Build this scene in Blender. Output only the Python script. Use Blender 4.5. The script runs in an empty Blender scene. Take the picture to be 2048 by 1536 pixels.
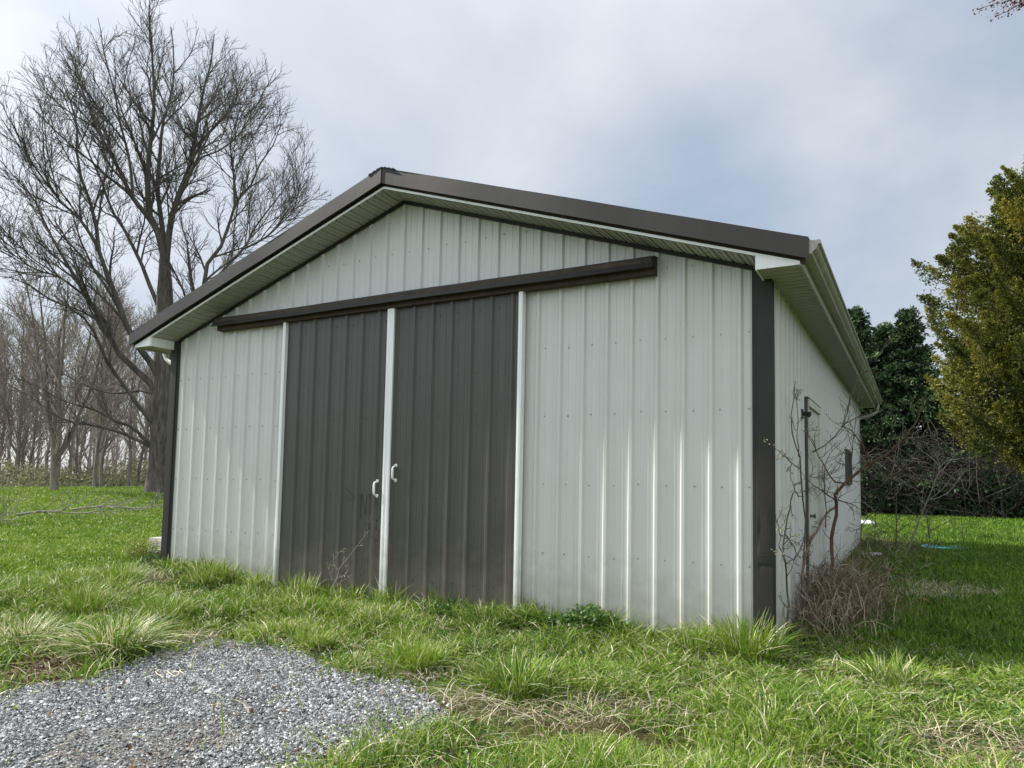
# Metal pole shed on a lawn in early spring: everything is built here in code.
# light settings
SUN_E = 5.0; SUN_A = 1.2; EXPO = 0.7
LOBES = [((-.75, .45, .5), .8, .10), ((-.30, .75, .62), .5, .20), ((-.30, .93, .38), .22, -.25), ((.1, .85, .5), .5, -.18), ((-.95, .3, .25), .3, -.1), ((.0, .95, .3), .3, .12)]
CLOUD_BIAS = -.26
CLOUDS = [(.25, (.245, .305, .385)), (.45, (.33, .375, .435)), (.62, (.41, .44, .48)), (.85, (.495, .52, .54))]
VEIL_SUN = .4; FILL_BACK = 1.2; FILL_TOP = 1.2; FILL_RIGHT = 0.9
BIG=[["trunk", 0.365, 0.23, [[-17.87, 9.28, 0.83], [-17.88, 9.26, 1.87], [-17.9, 9.24, 3.05], [-17.91, 9.22, 4.75], [-17.93, 9.19, 6.46], [-17.97, 9.14, 8.18], [-18.01, 9.07, 9.21]]], ["lead", 0.17, 0.02, [[-17.97, 9.13, 8.35], [-17.97, 9.01, 9.19], [-18.07, 8.75, 10.0], [-18.12, 8.57, 10.27], [-18.12, 8.45, 11.68], [-18.05, 8.45, 12.82], [-17.97, 8.46, 13.87], [-17.94, 8.4, 14.87], [-17.93, 8.3, 15.68], [-17.92, 8.19, 16.5], [-17.92, 8.08, 17.05]]], ["mid", 0.13, 0.02, [[-17.97, 9.13, 8.32], [-18.14, 9.15, 9.43], [-18.39, 9.03, 11.02], [-18.55, 9.07, 11.77], [-18.64, 9.19, 12.92], [-18.75, 9.3, 13.91], [-18.76, 9.56, 15.15], [-18.88, 9.66, 16.54], [-19.08, 9.63, 17.72]]], ["right", 0.16, 0.02, [[-17.96, 9.14, 8.35], [-18.0, 9.18, 9.16], [-18.01, 9.28, 10.33], [-17.95, 9.47, 11.28], [-17.84, 9.73, 12.28], [-17.8, 9.88, 12.99], [-17.79, 10.0, 14.26], [-17.75, 10.15, 15.34], [-17.67, 10.36, 16.41], [-17.67, 10.46, 17.51]]], ["right2", 0.07, 0.015, [[-17.99, 10.01, 13.09], [-17.99, 10.56, 13.96], [-17.98, 11.13, 14.89], [-18.01, 11.64, 16.03], [-18.13, 12.01, 17.26]]], ["rlow", 0.08, 0.015, [[-17.96, 9.14, 8.44], [-17.68, 9.05, 9.5], [-17.39, 8.98, 10.47], [-16.97, 9.09, 11.48], [-16.58, 9.15, 12.12], [-15.97, 9.52, 12.5], [-15.39, 9.81, 13.2], [-14.95, 9.91, 14.01]]], ["l5", 0.1, 0.015, [[-18.09, 8.95, 6.87], [-18.47, 8.82, 7.7], [-18.88, 8.63, 8.85], [-19.34, 8.33, 9.96], [-19.76, 8.11, 10.74], [-20.14, 7.93, 11.8], [-20.54, 7.72, 12.68], [-20.92, 7.52, 13.56], [-21.36, 7.2, 14.76]]], ["lup", 0.12, 0.015, [[-18.09, 8.94, 9.97], [-18.18, 8.53, 10.44], [-18.26, 8.13, 10.76], [-18.36, 7.67, 11.58], [-18.51, 7.11, 12.47], [-18.55, 6.75, 13.16], [-18.58, 6.37, 14.17], [-18.53, 6.16, 14.79]]], ["lup2", 0.07, 0.012, [[-18.25, 8.12, 10.75], [-18.63, 8.15, 12.11], [-19.11, 7.99, 13.54], [-19.54, 7.91, 14.85], [-20.01, 7.77, 16.15], [-20.42, 7.72, 17.33]]], ["l4", 0.15, 0.015, [[-17.99, 9.11, 4.53], [-18.01, 8.83, 5.07], [-18.12, 8.43, 5.6], [-18.2, 8.06, 6.15], [-18.28, 7.68, 7.16], [-18.28, 7.42, 7.75], [-18.34, 7.05, 8.76], [-18.26, 6.94, 9.41], [-18.27, 6.66, 10.2], [-18.31, 6.32, 11.13], [-18.22, 6.22, 12.11], [-18.22, 5.95, 12.98], [-18.24, 5.61, 13.61]]], ["l4b", 0.07, 0.012, [[-18.21, 6.98, 8.72], [-18.2, 6.44, 9.37], [-18.22, 5.85, 9.79], [-18.19, 5.32, 10.35], [-18.12, 4.86, 10.89], [-17.97, 4.55, 11.61]]], ["l3", 0.15, 0.012, [[-18.02, 9.06, 3.95], [-18.31, 8.84, 4.61], [-18.61, 8.61, 4.99], [-18.94, 8.32, 5.35], [-19.22, 8.12, 5.96], [-19.51, 7.87, 6.72], [-19.8, 7.62, 7.37], [-20.1, 7.33, 8.17], [-20.45, 6.95, 9.09], [-20.75, 6.63, 10.03], [-21.03, 6.35, 10.82], [-21.36, 5.96, 11.4], [-21.57, 5.8, 11.71]]], ["l3b", 0.06, 0.012, [[-19.88, 7.67, 7.39], [-20.07, 6.93, 7.84], [-20.21, 6.26, 7.92], [-20.32, 5.6, 8.15], [-20.41, 4.96, 8.28]]], ["l2", 0.1, 0.012, [[-18.02, 9.05, 3.07], [-18.08, 8.51, 3.61], [-18.15, 7.93, 4.43], [-18.17, 7.41, 5.15], [-18.07, 7.11, 5.68], [-18.0, 6.74, 6.27], [-18.01, 6.21, 6.62], [-18.05, 5.6, 6.78], [-18.02, 5.1, 7.09], [-18.0, 4.58, 7.24], [-17.96, 4.07, 7.23]]], ["l1", 0.085, 0.012, [[-18.02, 9.05, 2.3], [-18.42, 8.7, 2.6], [-18.78, 8.37, 2.87], [-19.25, 7.85, 3.05], [-19.72, 7.28, 3.12], [-20.08, 6.9, 3.4], [-20.45, 6.47, 3.86], [-20.8, 6.06, 4.14]]], ["l1b", 0.075, 0.012, [[-18.02, 9.05, 2.63], [-18.08, 8.46, 3.16], [-18.11, 7.89, 3.35], [-18.19, 7.22, 3.66], [-18.21, 6.63, 3.78], [-18.27, 5.93, 4.15], [-18.3, 5.27, 4.43]]], ["l0", 0.05, 0.01, [[-18.02, 9.05, 4.05], [-18.61, 8.89, 4.31], [-19.38, 8.43, 4.21], [-20.06, 8.07, 4.36], [-20.77, 7.64, 4.77], [-21.46, 7.18, 5.34], [-22.14, 6.73, 5.82]]], ["rbig", 0.15, 0.015, [[-17.84, 9.32, 4.07], [-17.48, 9.69, 5.48], [-17.23, 9.9, 6.89], [-17.04, 10.01, 8.3], [-16.92, 10.02, 9.03], [-16.65, 10.23, 9.44], [-16.42, 10.39, 10.37], [-16.27, 10.43, 10.95], [-15.86, 10.82, 11.81], [-15.62, 10.96, 12.55], [-15.34, 11.16, 13.11], [-15.1, 11.3, 14.02]]], ["rbig2", 0.06, 0.012, [[-16.3, 10.45, 10.96], [-16.46, 10.47, 12.12], [-16.65, 10.43, 13.41], [-16.61, 10.71, 14.64]]], ["rout", 0.09, 0.012, [[-17.58, 10.06, 6.78], [-17.45, 10.81, 8.68], [-17.27, 11.6, 9.83], [-17.29, 12.11, 10.9], [-17.08, 12.89, 12.35], [-17.04, 13.44, 13.24], [-17.06, 13.92, 14.06]]], ["rout2", 0.05, 0.01, [[-17.37, 11.68, 9.87], [-16.41, 12.08, 10.48], [-15.55, 12.31, 11.36], [-15.03, 12.14, 12.14]]]]
SHRUB=[[0.022, 0.014, [[3.759, 3.3, 0.318], [3.77, 3.267, 0.606], [3.76, 3.233, 0.797], [3.798, 3.2, 1.006], [3.843, 3.167, 1.189], [3.805, 3.133, 1.291], [3.863, 3.1, 1.402], [3.99, 3.067, 1.528], [4.079, 3.033, 1.612], [4.208, 3.0, 1.711]]], [0.014, 0.003, [[4.189, 3.0, 1.681], [4.272, 2.95, 1.733], [4.38, 2.9, 1.783], [4.434, 2.85, 1.847], [4.521, 2.8, 1.938], [4.598, 2.75, 2.027], [4.674, 2.7, 2.141], [4.717, 2.65, 2.283], [4.76, 2.6, 2.404]]], [0.006, 0.002, [[4.522, 2.75, 1.944], [4.59, 2.612, 1.947], [4.749, 2.475, 1.877], [4.839, 2.338, 1.833], [4.892, 2.2, 1.846]]], [0.005, 0.002, [[4.573, 2.7, 1.954], [4.688, 2.8, 1.963], [4.813, 2.9, 1.996], [4.881, 3.0, 2.03]]], [0.008, 0.002, [[3.943, 3.1, 1.474], [3.841, 3.2, 1.473], [3.755, 3.3, 1.546], [3.75, 2.655, 1.669], [3.75, 1.851, 1.818], [3.75, 1.24, 1.971]]], [0.007, 0.002, [[3.75, 1.781, 1.77], [3.754, 2.243, 1.821], [3.924, 2.186, 1.962], [3.993, 2.129, 2.06], [4.15, 2.071, 2.135], [4.322, 2.014, 2.186], [4.403, 1.957, 2.22], [4.448, 1.9, 2.272]]], [0.006, 0.002, [[3.991, 2.15, 2.048], [4.04, 2.24, 2.21], [4.069, 2.33, 2.384], [4.133, 2.42, 2.588], [4.188, 2.51, 2.701], [4.262, 2.6, 2.834]]], [0.009, 0.004, [[4.189, 3.0, 1.691], [4.168, 2.788, 1.798], [4.114, 2.575, 1.939], [4.062, 2.362, 2.009], [3.991, 2.15, 2.048]]], [0.005, 0.002, [[4.013, 3.05, 1.573], [3.997, 3.16, 1.686], [4.001, 3.27, 1.946], [4.029, 3.38, 2.211], [4.049, 3.49, 2.463], [4.062, 3.6, 2.603]]], [0.006, 0.002, [[4.207, 3.0, 1.681], [4.284, 2.825, 1.57], [4.409, 2.65, 1.512], [4.567, 2.475, 1.457], [4.7, 2.3, 1.384]]], [0.008, 0.002, [[3.796, 3.15, 1.3], [3.75, 2.709, 1.361], [3.75, 2.098, 1.416], [3.75, 1.384, 1.495], [3.75, 1.215, 1.58]]], [0.007, 0.002, [[3.796, 3.15, 1.29], [3.973, 3.033, 1.245], [4.09, 2.917, 1.192], [4.21, 2.8, 1.103]]], [0.012, 0.01, [[3.815, 3.2, 1.196], [3.75, 2.97, 1.137], [3.75, 2.209, 1.016], [3.75, 1.47, 0.881], [3.75, 1.101, 0.76], [3.75, 0.925, 0.621]]], [0.006, 0.002, [[3.75, 2.841, 0.979], [3.75, 2.78, 1.234], [3.75, 2.724, 1.525], [3.75, 2.913, 1.728], [3.804, 3.133, 1.858], [3.943, 3.067, 1.974], [3.985, 3.0, 2.009]]], [0.005, 0.002, [[3.805, 3.3, 1.743], [3.936, 3.1, 1.674], [4.096, 2.9, 1.609]]], [0.004, 0.002, [[3.75, 1.508, 1.522], [3.75, 2.56, 1.513], [3.829, 3.233, 1.545], [3.935, 3.1, 1.564]]]]
SAPA=[[0.008, 0.005, [[3.75, 0.165, 0.651], [3.75, 0.077, 0.837], [3.75, -0.044, 0.899], [3.75, 0.086, 1.045], [3.75, 0.289, 1.219], [3.75, 0.541, 1.359]]], [0.005, 0.002, [[3.75, 0.077, 0.837], [3.75, -0.159, 0.988], [3.75, -0.128, 1.037], [3.75, -0.321, 1.204]]], [0.005, 0.002, [[3.75, 0.14, 0.821], [3.75, 0.701, 0.84], [3.75, 1.114, 0.966], [3.75, 0.483, 0.913]]], [0.004, 0.002, [[3.75, 0.086, 1.045], [3.75, 0.555, 0.908], [3.75, 0.854, 0.793]]]]
SAPB=[[0.009, 0.003, [[3.75, 0.964, 0.581], [3.75, 1.161, 1.024], [3.75, 1.012, 1.395], [3.75, 0.865, 1.681], [3.75, 0.601, 1.807], [3.75, 0.39, 1.917], [3.75, 0.431, 2.045], [3.75, 0.622, 2.216], [3.75, 0.665, 2.316]]], [0.004, 0.002, [[3.75, 0.865, 1.681], [3.75, 0.718, 1.862], [3.75, 0.804, 2.011], [3.75, 0.771, 2.127], [3.75, 0.586, 2.246]]], [0.004, 0.0015, [[3.75, 0.94, 1.575], [3.75, 0.446, 1.606], [3.75, -0.014, 1.663], [3.75, -0.466, 1.709]]], [0.004, 0.0015, [[3.75, 1.008, 1.322], [3.75, 0.653, 1.371], [3.75, 0.371, 1.515], [3.75, 0.484, 1.664]]]]
RSAP=[["a", [[0.012, 0.004, [[3.883, 6.3, 0.328], [3.878, 6.3, 0.82], [3.951, 6.3, 0.94], [4.048, 6.3, 1.073], [4.12, 6.3, 1.153]]], [0.006, 0.002, [[3.878, 6.3, 0.82], [3.804, 6.15, 0.785], [3.75, 5.922, 0.769]]]]], ["b", [[0.01, 0.004, [[4.014, 7.5, 0.233], [4.01, 7.5, 0.7], [4.025, 7.5, 0.985], [3.986, 7.5, 1.041]]], [0.005, 0.002, [[4.009, 7.5, 0.643], [4.134, 7.6, 0.772], [4.101, 7.7, 1.011]]], [0.004, 0.002, [[4.015, 7.5, 0.772], [3.953, 7.35, 0.874], [3.847, 7.2, 0.988]]]]], ["c", [[0.014, 0.004, [[4.3, 8.6, 0.202], [4.31, 8.54, 0.737], [4.316, 8.48, 1.042], [4.33, 8.42, 1.36], [4.468, 8.36, 1.513], [4.643, 8.3, 1.604]]], [0.007, 0.002, [[4.314, 8.6, 0.658], [4.495, 8.5, 0.806], [4.698, 8.4, 0.966]]], [0.006, 0.002, [[4.308, 8.6, 0.688], [4.161, 8.7, 0.785], [4.031, 8.8, 0.854]]], [0.006, 0.002, [[4.331, 8.6, 0.857], [4.386, 8.7, 0.962], [4.496, 8.8, 1.07]]]]], ["d", [[0.013, 0.006, [[4.433, 7.6, 0.251], [4.577, 7.533, 0.627], [4.695, 7.467, 0.967], [4.785, 7.4, 1.22], [4.91, 7.333, 1.537], [4.973, 7.267, 1.768], [4.867, 7.2, 1.929]]], [0.008, 0.002, [[4.809, 7.4, 1.248], [5.027, 7.3, 1.457], [5.205, 7.2, 1.727], [5.373, 7.1, 1.751], [5.513, 7.0, 1.788]]], [0.007, 0.002, [[4.973, 7.25, 1.767], [5.081, 7.233, 1.875], [5.267, 7.217, 1.915], [5.37, 7.2, 1.927]]], [0.006, 0.002, [[4.867, 7.2, 1.929], [4.714, 7.3, 2.072], [4.63, 7.4, 2.176]]], [0.005, 0.002, [[4.983, 7.2, 1.766], [4.951, 7.2, 1.928], [4.917, 7.2, 2.024]]], [0.006, 0.002, [[4.846, 7.4, 1.262], [5.092, 7.533, 1.377], [5.282, 7.667, 1.628], [5.363, 7.8, 1.743]]]]], ["e", [[0.014, 0.008, [[4.823, 9.2, 0.139], [4.831, 9.2, 0.573], [4.797, 9.2, 0.945], [4.785, 9.2, 1.07]]], [0.007, 0.002, [[4.833, 9.2, 0.666], [4.998, 9.133, 0.769], [5.159, 9.067, 0.87], [5.342, 9.0, 0.91]]], [0.007, 0.002, [[4.833, 9.2, 0.682], [4.866, 9.25, 0.931], [4.94, 9.3, 1.119]]], [0.006, 0.002, [[4.807, 9.2, 0.727], [4.656, 9.3, 0.811], [4.544, 9.4, 0.899]]]]], ["f", [[0.008, 0.003, [[5.409, 9.8, 0.329], [5.395, 9.8, 0.645], [5.38, 9.8, 0.899]]], [0.004, 0.002, [[5.395, 9.8, 0.645], [5.201, 9.9, 0.825], [5.165, 10.0, 0.95]]], [0.004, 0.002, [[5.404, 9.8, 0.725], [5.456, 9.7, 0.826], [5.519, 9.6, 0.88]]]]]]
DOORW=[[0.006, 0.002, [[-0.584, -0.25, 0.317], [-0.541, -0.24, 0.421], [-0.52, -0.23, 0.507], [-0.443, -0.22, 0.613], [-0.28, -0.21, 0.791], [-0.161, -0.2, 0.915]]], [0.004, 0.0015, [[-0.531, -0.25, 0.423], [-0.385, -0.275, 0.487], [-0.297, -0.3, 0.562]]], [0.004, 0.0015, [[-0.513, -0.25, 0.509], [-0.575, -0.25, 0.607], [-0.443, -0.25, 0.734]]], [0.003, 0.0015, [[-0.494, -0.25, 0.375], [-0.589, -0.275, 0.455], [-0.604, -0.3, 0.559]]], [0.003, 0.0015, [[-0.517, -0.25, 0.356], [-0.43, -0.225, 0.428], [-0.386, -0.2, 0.445]]]]
import bpy, math
import numpy as np
rng = np.random.default_rng(11)
sc = bpy.context.scene
COL = sc.collection
PI = math.pi

# ------------------------------------------------------------------ terrain
def ss(a, b, x):
    t = np.clip((np.asarray(x, float) - a) / (b - a), 0, 1)
    return t * t * (3 - 2 * t)

def H(x, y):
    x = np.asarray(x, float); y = np.asarray(y, float)
    z = np.where(y < 0, .15 + .045 * np.maximum(y, -9), .15 + .0205 * np.minimum(y, 24))
    return z + .17 * ss(-1, -4.2, x) * ss(-6, -1, y) + .42 * np.clip((-4 - x) / 15, 0, 1)

LAT = np.random.default_rng(5).random((256, 256))
def vnoise(x, y):
    x = np.asarray(x, float); y = np.asarray(y, float)
    xi = np.floor(x).astype(int); yi = np.floor(y).astype(int)
    fx = x - xi; fy = y - yi
    fx = fx * fx * (3 - 2 * fx); fy = fy * fy * (3 - 2 * fy)
    g = lambda a, b: LAT[a % 256, b % 256]
    return (g(xi, yi) * (1 - fx) + g(xi + 1, yi) * fx) * (1 - fy) + (g(xi, yi + 1) * (1 - fx) + g(xi + 1, yi + 1) * fx) * fy
def fbm(x, y, o=3):
    s = 0; a = .5; t = 0
    for i in range(o):
        s = s + a * vnoise(x * 2 ** i + 17 * i, y * 2 ** i + 31 * i); t += a; a *= .5
    return s / t

def Hd(x, y):
    """ground with its small bumps"""
    return H(x, y) + .05 * (fbm(np.asarray(x) * 1.3, np.asarray(y) * 1.3) - .5) + .02 * (fbm(np.asarray(x) * 4 + 9, np.asarray(y) * 4) - .5)

GRAVEL = [(-.2, -4.6), (-.59, -3.2), (-.43, -2.85), (-.41, -2.44), (-.60, -1.92), (-.45, -1.62), (.17, -1.56), (.75, -1.68),
          (1.0, -1.85), (1.42, -1.78), (1.86, -1.95), (2.2, -2.15), (2.32, -2.45), (2.2, -2.75), (2.0, -3.05), (2.1, -4.6), (1.6, -9), (-1.5, -9)]
def inpoly(x, y, poly):
    c = np.zeros(np.shape(x), bool); j = len(poly) - 1
    for i in range(len(poly)):
        xi, yi = poly[i]; xj, yj = poly[j]
        with np.errstate(divide='ignore', invalid='ignore'):
            c ^= ((yi > y) != (yj > y)) & (x < (xj - xi) * (y - yi) / (yj - yi + 1e-12) + xi)
        j = i
    return c
def in_gravel(x, y):
    n = fbm(np.asarray(x) * 3, np.asarray(y) * 3)
    return inpoly(np.asarray(x) + .28 * (n - .5), np.asarray(y) + .28 * (fbm(np.asarray(x) * 3 + 50, np.asarray(y) * 3) - .5), GRAVEL)

# ------------------------------------------------------------------ mesh helpers
class MB:
    def __init__(s):
        s.V = []; s.F = []; s.M = []; s.T = []; s.n = 0
    def add(s, V, F, m=0, tint=None):
        V = np.asarray(V, float).reshape(-1, 3)
        for f in (F if isinstance(F, list) and len(F) and isinstance(F[0], np.ndarray) else [np.asarray(F)]):
            if len(f):
                s.F.append(np.asarray(f, np.int64) + s.n); s.M.append(m)
        s.V.append(V); s.T.append(np.full(len(V), .5) if tint is None else np.broadcast_to(np.asarray(tint, float), (len(V),)))
        s.n += len(V)
        return s
    def box(s, x0, x1, y0, y1, z0, z1, m=0):
        V = [(x, y, z) for z in (z0, z1) for y in (y0, y1) for x in (x0, x1)]
        return s.hexa(V, m)
    def hexa(s, V, m=0):
        return s.add(V, np.array([(0, 2, 3, 1), (4, 5, 7, 6), (0, 1, 5, 4), (2, 6, 7, 3), (0, 4, 6, 2), (1, 3, 7, 5)]), m)
    def slab(s, x0, x1, y0, y1, lo, hi, m=0):
        """box whose bottom and top follow lo(x), hi(x)"""
        V = [(x0, y0, lo(x0)), (x1, y0, lo(x1)), (x0, y1, lo(x0)), (x1, y1, lo(x1)),
             (x0, y0, hi(x0)), (x1, y0, hi(x1)), (x0, y1, hi(x0)), (x1, y1, hi(x1))]
        return s.hexa(V, m)
    def extrude(s, prof, y0, y1, m=0, axis='y', cap=True):
        """closed polygon prof of (x,z) pushed along y (or of (y,z) along x)"""
        n = len(prof)
        if axis == 'y': V = [(a, y0, b) for a, b in prof] + [(a, y1, b) for a, b in prof]
        else: V = [(y0, a, b) for a, b in prof] + [(y1, a, b) for a, b in prof]
        F = np.array([(i, (i + 1) % n, n + (i + 1) % n, n + i) for i in range(n)])
        s.add(V, F, m)
        if cap:
            s.F.append(np.array([list(range(n))]) + s.n - 2 * n); s.M.append(m)
            s.F.append(np.array([list(range(n))[::-1]]) + s.n - n); s.M.append(m)
        return s
    def tube(s, pts, rad, k=6, m=0, tint=None):
        V, F = tubes(np.asarray(pts, float)[None], np.broadcast_to(np.asarray(rad, float), (1, len(pts))), k)
        return s.add(V, F, m, tint)
    def build(s, name, mats, parent=None, smooth=False, collection=None):
        if not isinstance(mats, (list, tuple)): mats = [mats]
        V = np.concatenate(s.V); T = np.concatenate(s.T)
        if parent is not None: V = V - np.array(parent_origin(parent))
        me = bpy.data.meshes.new(name)
        nl = sum(f.size for f in s.F); npol = sum(len(f) for f in s.F)
        me.vertices.add(len(V)); me.vertices.foreach_set('co', V.astype(np.float32).ravel())
        me.loops.add(nl); me.loops.foreach_set('vertex_index', np.concatenate([f.ravel() for f in s.F]).astype(np.int32))
        me.polygons.add(npol)
        tot = np.concatenate([np.full(len(f), f.shape[1]) for f in s.F])
        me.polygons.foreach_set('loop_start', (np.cumsum(tot) - tot).astype(np.int32))
        me.polygons.foreach_set('use_smooth', np.full(npol, bool(smooth)))
        for m in mats: me.materials.append(m)
        if len(mats) > 1:
            me.polygons.foreach_set('material_index', np.concatenate([np.full(len(f), mm) for f, mm in zip(s.F, s.M)]).astype(np.int32))
        a = me.attributes.new('tint', 'FLOAT', 'POINT'); a.data.foreach_set('value', T.astype(np.float32))
        me.update(calc_edges=True); me.validate()
        o = bpy.data.objects.new(name, me); COL.objects.link(o)
        if parent is not None: o.parent = parent
        return o

def parent_origin(p):
    v = np.zeros(3)
    while p is not None:
        v += np.array(p.location); p = p.parent
    return v

def tubes(P, R, k):
    """P (B,n,3), R (B,n) -> tapered tubes"""
    B, n, _ = P.shape
    T = np.gradient(P, axis=1); T /= np.linalg.norm(T, axis=2, keepdims=True) + 1e-9
    ref = np.where(np.abs(T[:, :1, 2:3]) > .8, np.array([[[.93, .31, .17]]]), np.array([[[.17, .31, .93]]]))
    U = np.cross(T, ref); U /= np.linalg.norm(U, axis=2, keepdims=True) + 1e-9
    W = np.cross(T, U)
    a = np.arange(k) * 2 * PI / k
    V = P[:, :, None] + R[:, :, None, None] * (np.cos(a)[None, None, :, None] * U[:, :, None] + np.sin(a)[None, None, :, None] * W[:, :, None])
    b = np.arange(B)[:, None, None] * n * k; i = np.arange(n - 1)[None, :, None] * k; j = np.arange(k)[None, None, :]; j2 = (j + 1) % k
    F = np.stack([b + i + j, b + i + j2, b + i + k + j2, b + i + k + j], -1).reshape(-1, 4)
    return V.reshape(-1, 3), F

def empty(name, loc, label=None, cat=None, group=None):
    o = bpy.data.objects.new(name, None); COL.objects.link(o); o.location = [float(v) for v in loc]
    o.empty_display_size = .2
    return tag(o, label, cat, group)
def tag(o, label=None, cat=None, group=None, kind=None):
    if label: o['label'] = label
    if cat: o['category'] = cat
    if group: o['group'] = group
    if kind: o['kind'] = kind
    return o

# ------------------------------------------------------------------ materials
def new_mat(name):
    m = bpy.data.materials.new(name); m.use_nodes = True
    nt = m.node_tree; b = nt.nodes['Principled BSDF']
    return m, nt, b
def N(nt, t, **kw):
    n = nt.nodes.new(t)
    for k, v in kw.items():
        if k in n.inputs: n.inputs[k].default_value = v
        else: setattr(n, k, v)
    return n
def ramp(nt, stops):
    r = nt.nodes.new('ShaderNodeValToRGB'); e = r.color_ramp.elements
    while len(e) < len(stops): e.new(.5)
    for el, (p, c) in zip(e, stops): el.position = p; el.color = (*c, 1)
    return r

def mat_paint(name, col, rough=.45, var=.06, streak=0.0, bump=.02, dirt=None, spec=.5, scale=3.0):
    """sheet metal or painted board: slight mottling, rain streaks, dirt splashed up from the ground"""
    m, nt, b = new_mat(name); L = nt.links
    geo = N(nt, 'ShaderNodeNewGeometry')
    mp = N(nt, 'ShaderNodeMapping'); L.new(geo.outputs['Position'], mp.inputs['Vector']); mp.inputs['Scale'].default_value = (9, 9, .35)
    n1 = N(nt, 'ShaderNodeTexNoise', Scale=scale, Detail=6.0, Roughness=.6); L.new(geo.outputs['Position'], n1.inputs['Vector'])
    n2 = N(nt, 'ShaderNodeTexNoise', Scale=2.0, Detail=4.0); L.new(mp.outputs[0], n2.inputs['Vector'])
    c1 = tuple(c * (1 - var) for c in col); c2 = tuple(min(1, c * (1 + var)) for c in col)
    r1 = ramp(nt, [(.3, c1), (.7, c2)]); L.new(n1.outputs['Fac'], r1.inputs[0])
    out = r1.outputs[0]
    if streak:
        r2 = ramp(nt, [(.45, (1, 1, 1)), (.75, (1 - streak,) * 3)]); L.new(n2.outputs['Fac'], r2.inputs[0])
        mx = N(nt, 'ShaderNodeMixRGB', blend_type='MULTIPLY', Fac=1.0); L.new(out, mx.inputs[1]); L.new(r2.outputs[0], mx.inputs[2]); out = mx.outputs[0]
    if dirt:
        sx = N(nt, 'ShaderNodeSeparateXYZ'); L.new(geo.outputs['Position'], sx.inputs[0])
        n3 = N(nt, 'ShaderNodeTexNoise', Scale=7.0, Detail=5.0); L.new(geo.outputs['Position'], n3.inputs['Vector'])
        ad = N(nt, 'ShaderNodeMath', operation='MULTIPLY_ADD'); L.new(n3.outputs['Fac'], ad.inputs[0]); ad.inputs[1].default_value = -.9; L.new(sx.outputs['Z'], ad.inputs[2])
        r3 = N(nt, 'ShaderNodeMapRange'); L.new(ad.outputs[0], r3.inputs['Value'])
        r3.inputs['From Min'].default_value = -.25; r3.inputs['From Max'].default_value = .35; r3.inputs['To Min'].default_value = .75; r3.inputs['To Max'].default_value = 0
        mx = N(nt, 'ShaderNodeMixRGB'); L.new(r3.outputs[0], mx.inputs[0]); L.new(out, mx.inputs[1]); mx.inputs[2].default_value = (*dirt, 1); out = mx.outputs[0]
    L.new(out, b.inputs['Base Color'])
    b.inputs['Roughness'].default_value = rough; b.inputs['Specular IOR Level'].default_value = spec
    if bump:
        n4 = N(nt, 'ShaderNodeTexNoise', Scale=160.0, Detail=3.0); L.new(geo.outputs['Position'], n4.inputs['Vector'])
        bp = N(nt, 'ShaderNodeBump', Strength=bump * 10, Distance=.002); L.new(n4.outputs['Fac'], bp.inputs['Height']); L.new(bp.outputs[0], b.inputs['Normal'])
    return m

def mat_tint(name, stops, rough=.6, trans=0.0, noise=0.0, spec=.3):
    """colour by each leaf's, blade's or stone's own tint"""
    m, nt, b = new_mat(name); L = nt.links
    at = N(nt, 'ShaderNodeAttribute', attribute_name='tint')
    fac = at.outputs['Fac']
    if noise:
        g = N(nt, 'ShaderNodeNewGeometry'); n = N(nt, 'ShaderNodeTexNoise', Scale=noise, Detail=4.0); L.new(g.outputs['Position'], n.inputs['Vector'])
        ma = N(nt, 'ShaderNodeMath', operation='MULTIPLY_ADD'); L.new(n.outputs['Fac'], ma.inputs[0]); ma.inputs[1].default_value = .6
        sb = N(nt, 'ShaderNodeMath', operation='SUBTRACT'); L.new(fac, sb.inputs[0]); sb.inputs[1].default_value = .3; L.new(sb.outputs[0], ma.inputs[2]); fac = ma.outputs[0]
    r = ramp(nt, stops); L.new(fac, r.inputs[0]); L.new(r.outputs[0], b.inputs['Base Color'])
    b.inputs['Roughness'].default_value = rough; b.inputs['Specular IOR Level'].default_value = spec
    if trans:
        tr = N(nt, 'ShaderNodeBsdfTranslucent'); L.new(r.outputs[0], tr.inputs['Color'])
        mx = N(nt, 'ShaderNodeMixShader', Fac=trans); L.new(b.outputs[0], mx.inputs[1]); L.new(tr.outputs[0], mx.inputs[2])
        L.new(mx.outputs[0], nt.nodes['Material Output'].inputs['Surface'])
    return m

def mat_bark(name, c1, c2, scale=14, bump=.5):
    m, nt, b = new_mat(name); L = nt.links
    tc = N(nt, 'ShaderNodeTexCoord'); mp = N(nt, 'ShaderNodeMapping'); L.new(tc.outputs['Object'], mp.inputs[0]); mp.inputs['Scale'].default_value = (1, 1, .18)
    n = N(nt, 'ShaderNodeTexNoise', Scale=float(scale), Detail=6.0, Roughness=.65); L.new(mp.outputs[0], n.inputs['Vector'])
    r = ramp(nt, [(.32, c1), (.68, c2)]); L.new(n.outputs['Fac'], r.inputs[0]); L.new(r.outputs[0], b.inputs['Base Color'])
    bp = N(nt, 'ShaderNodeBump', Strength=bump, Distance=.03); L.new(n.outputs['Fac'], bp.inputs['Height']); L.new(bp.outputs[0], b.inputs['Normal'])
    b.inputs['Roughness'].default_value = .9; b.inputs['Specular IOR Level'].default_value = .15
    return m

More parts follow.
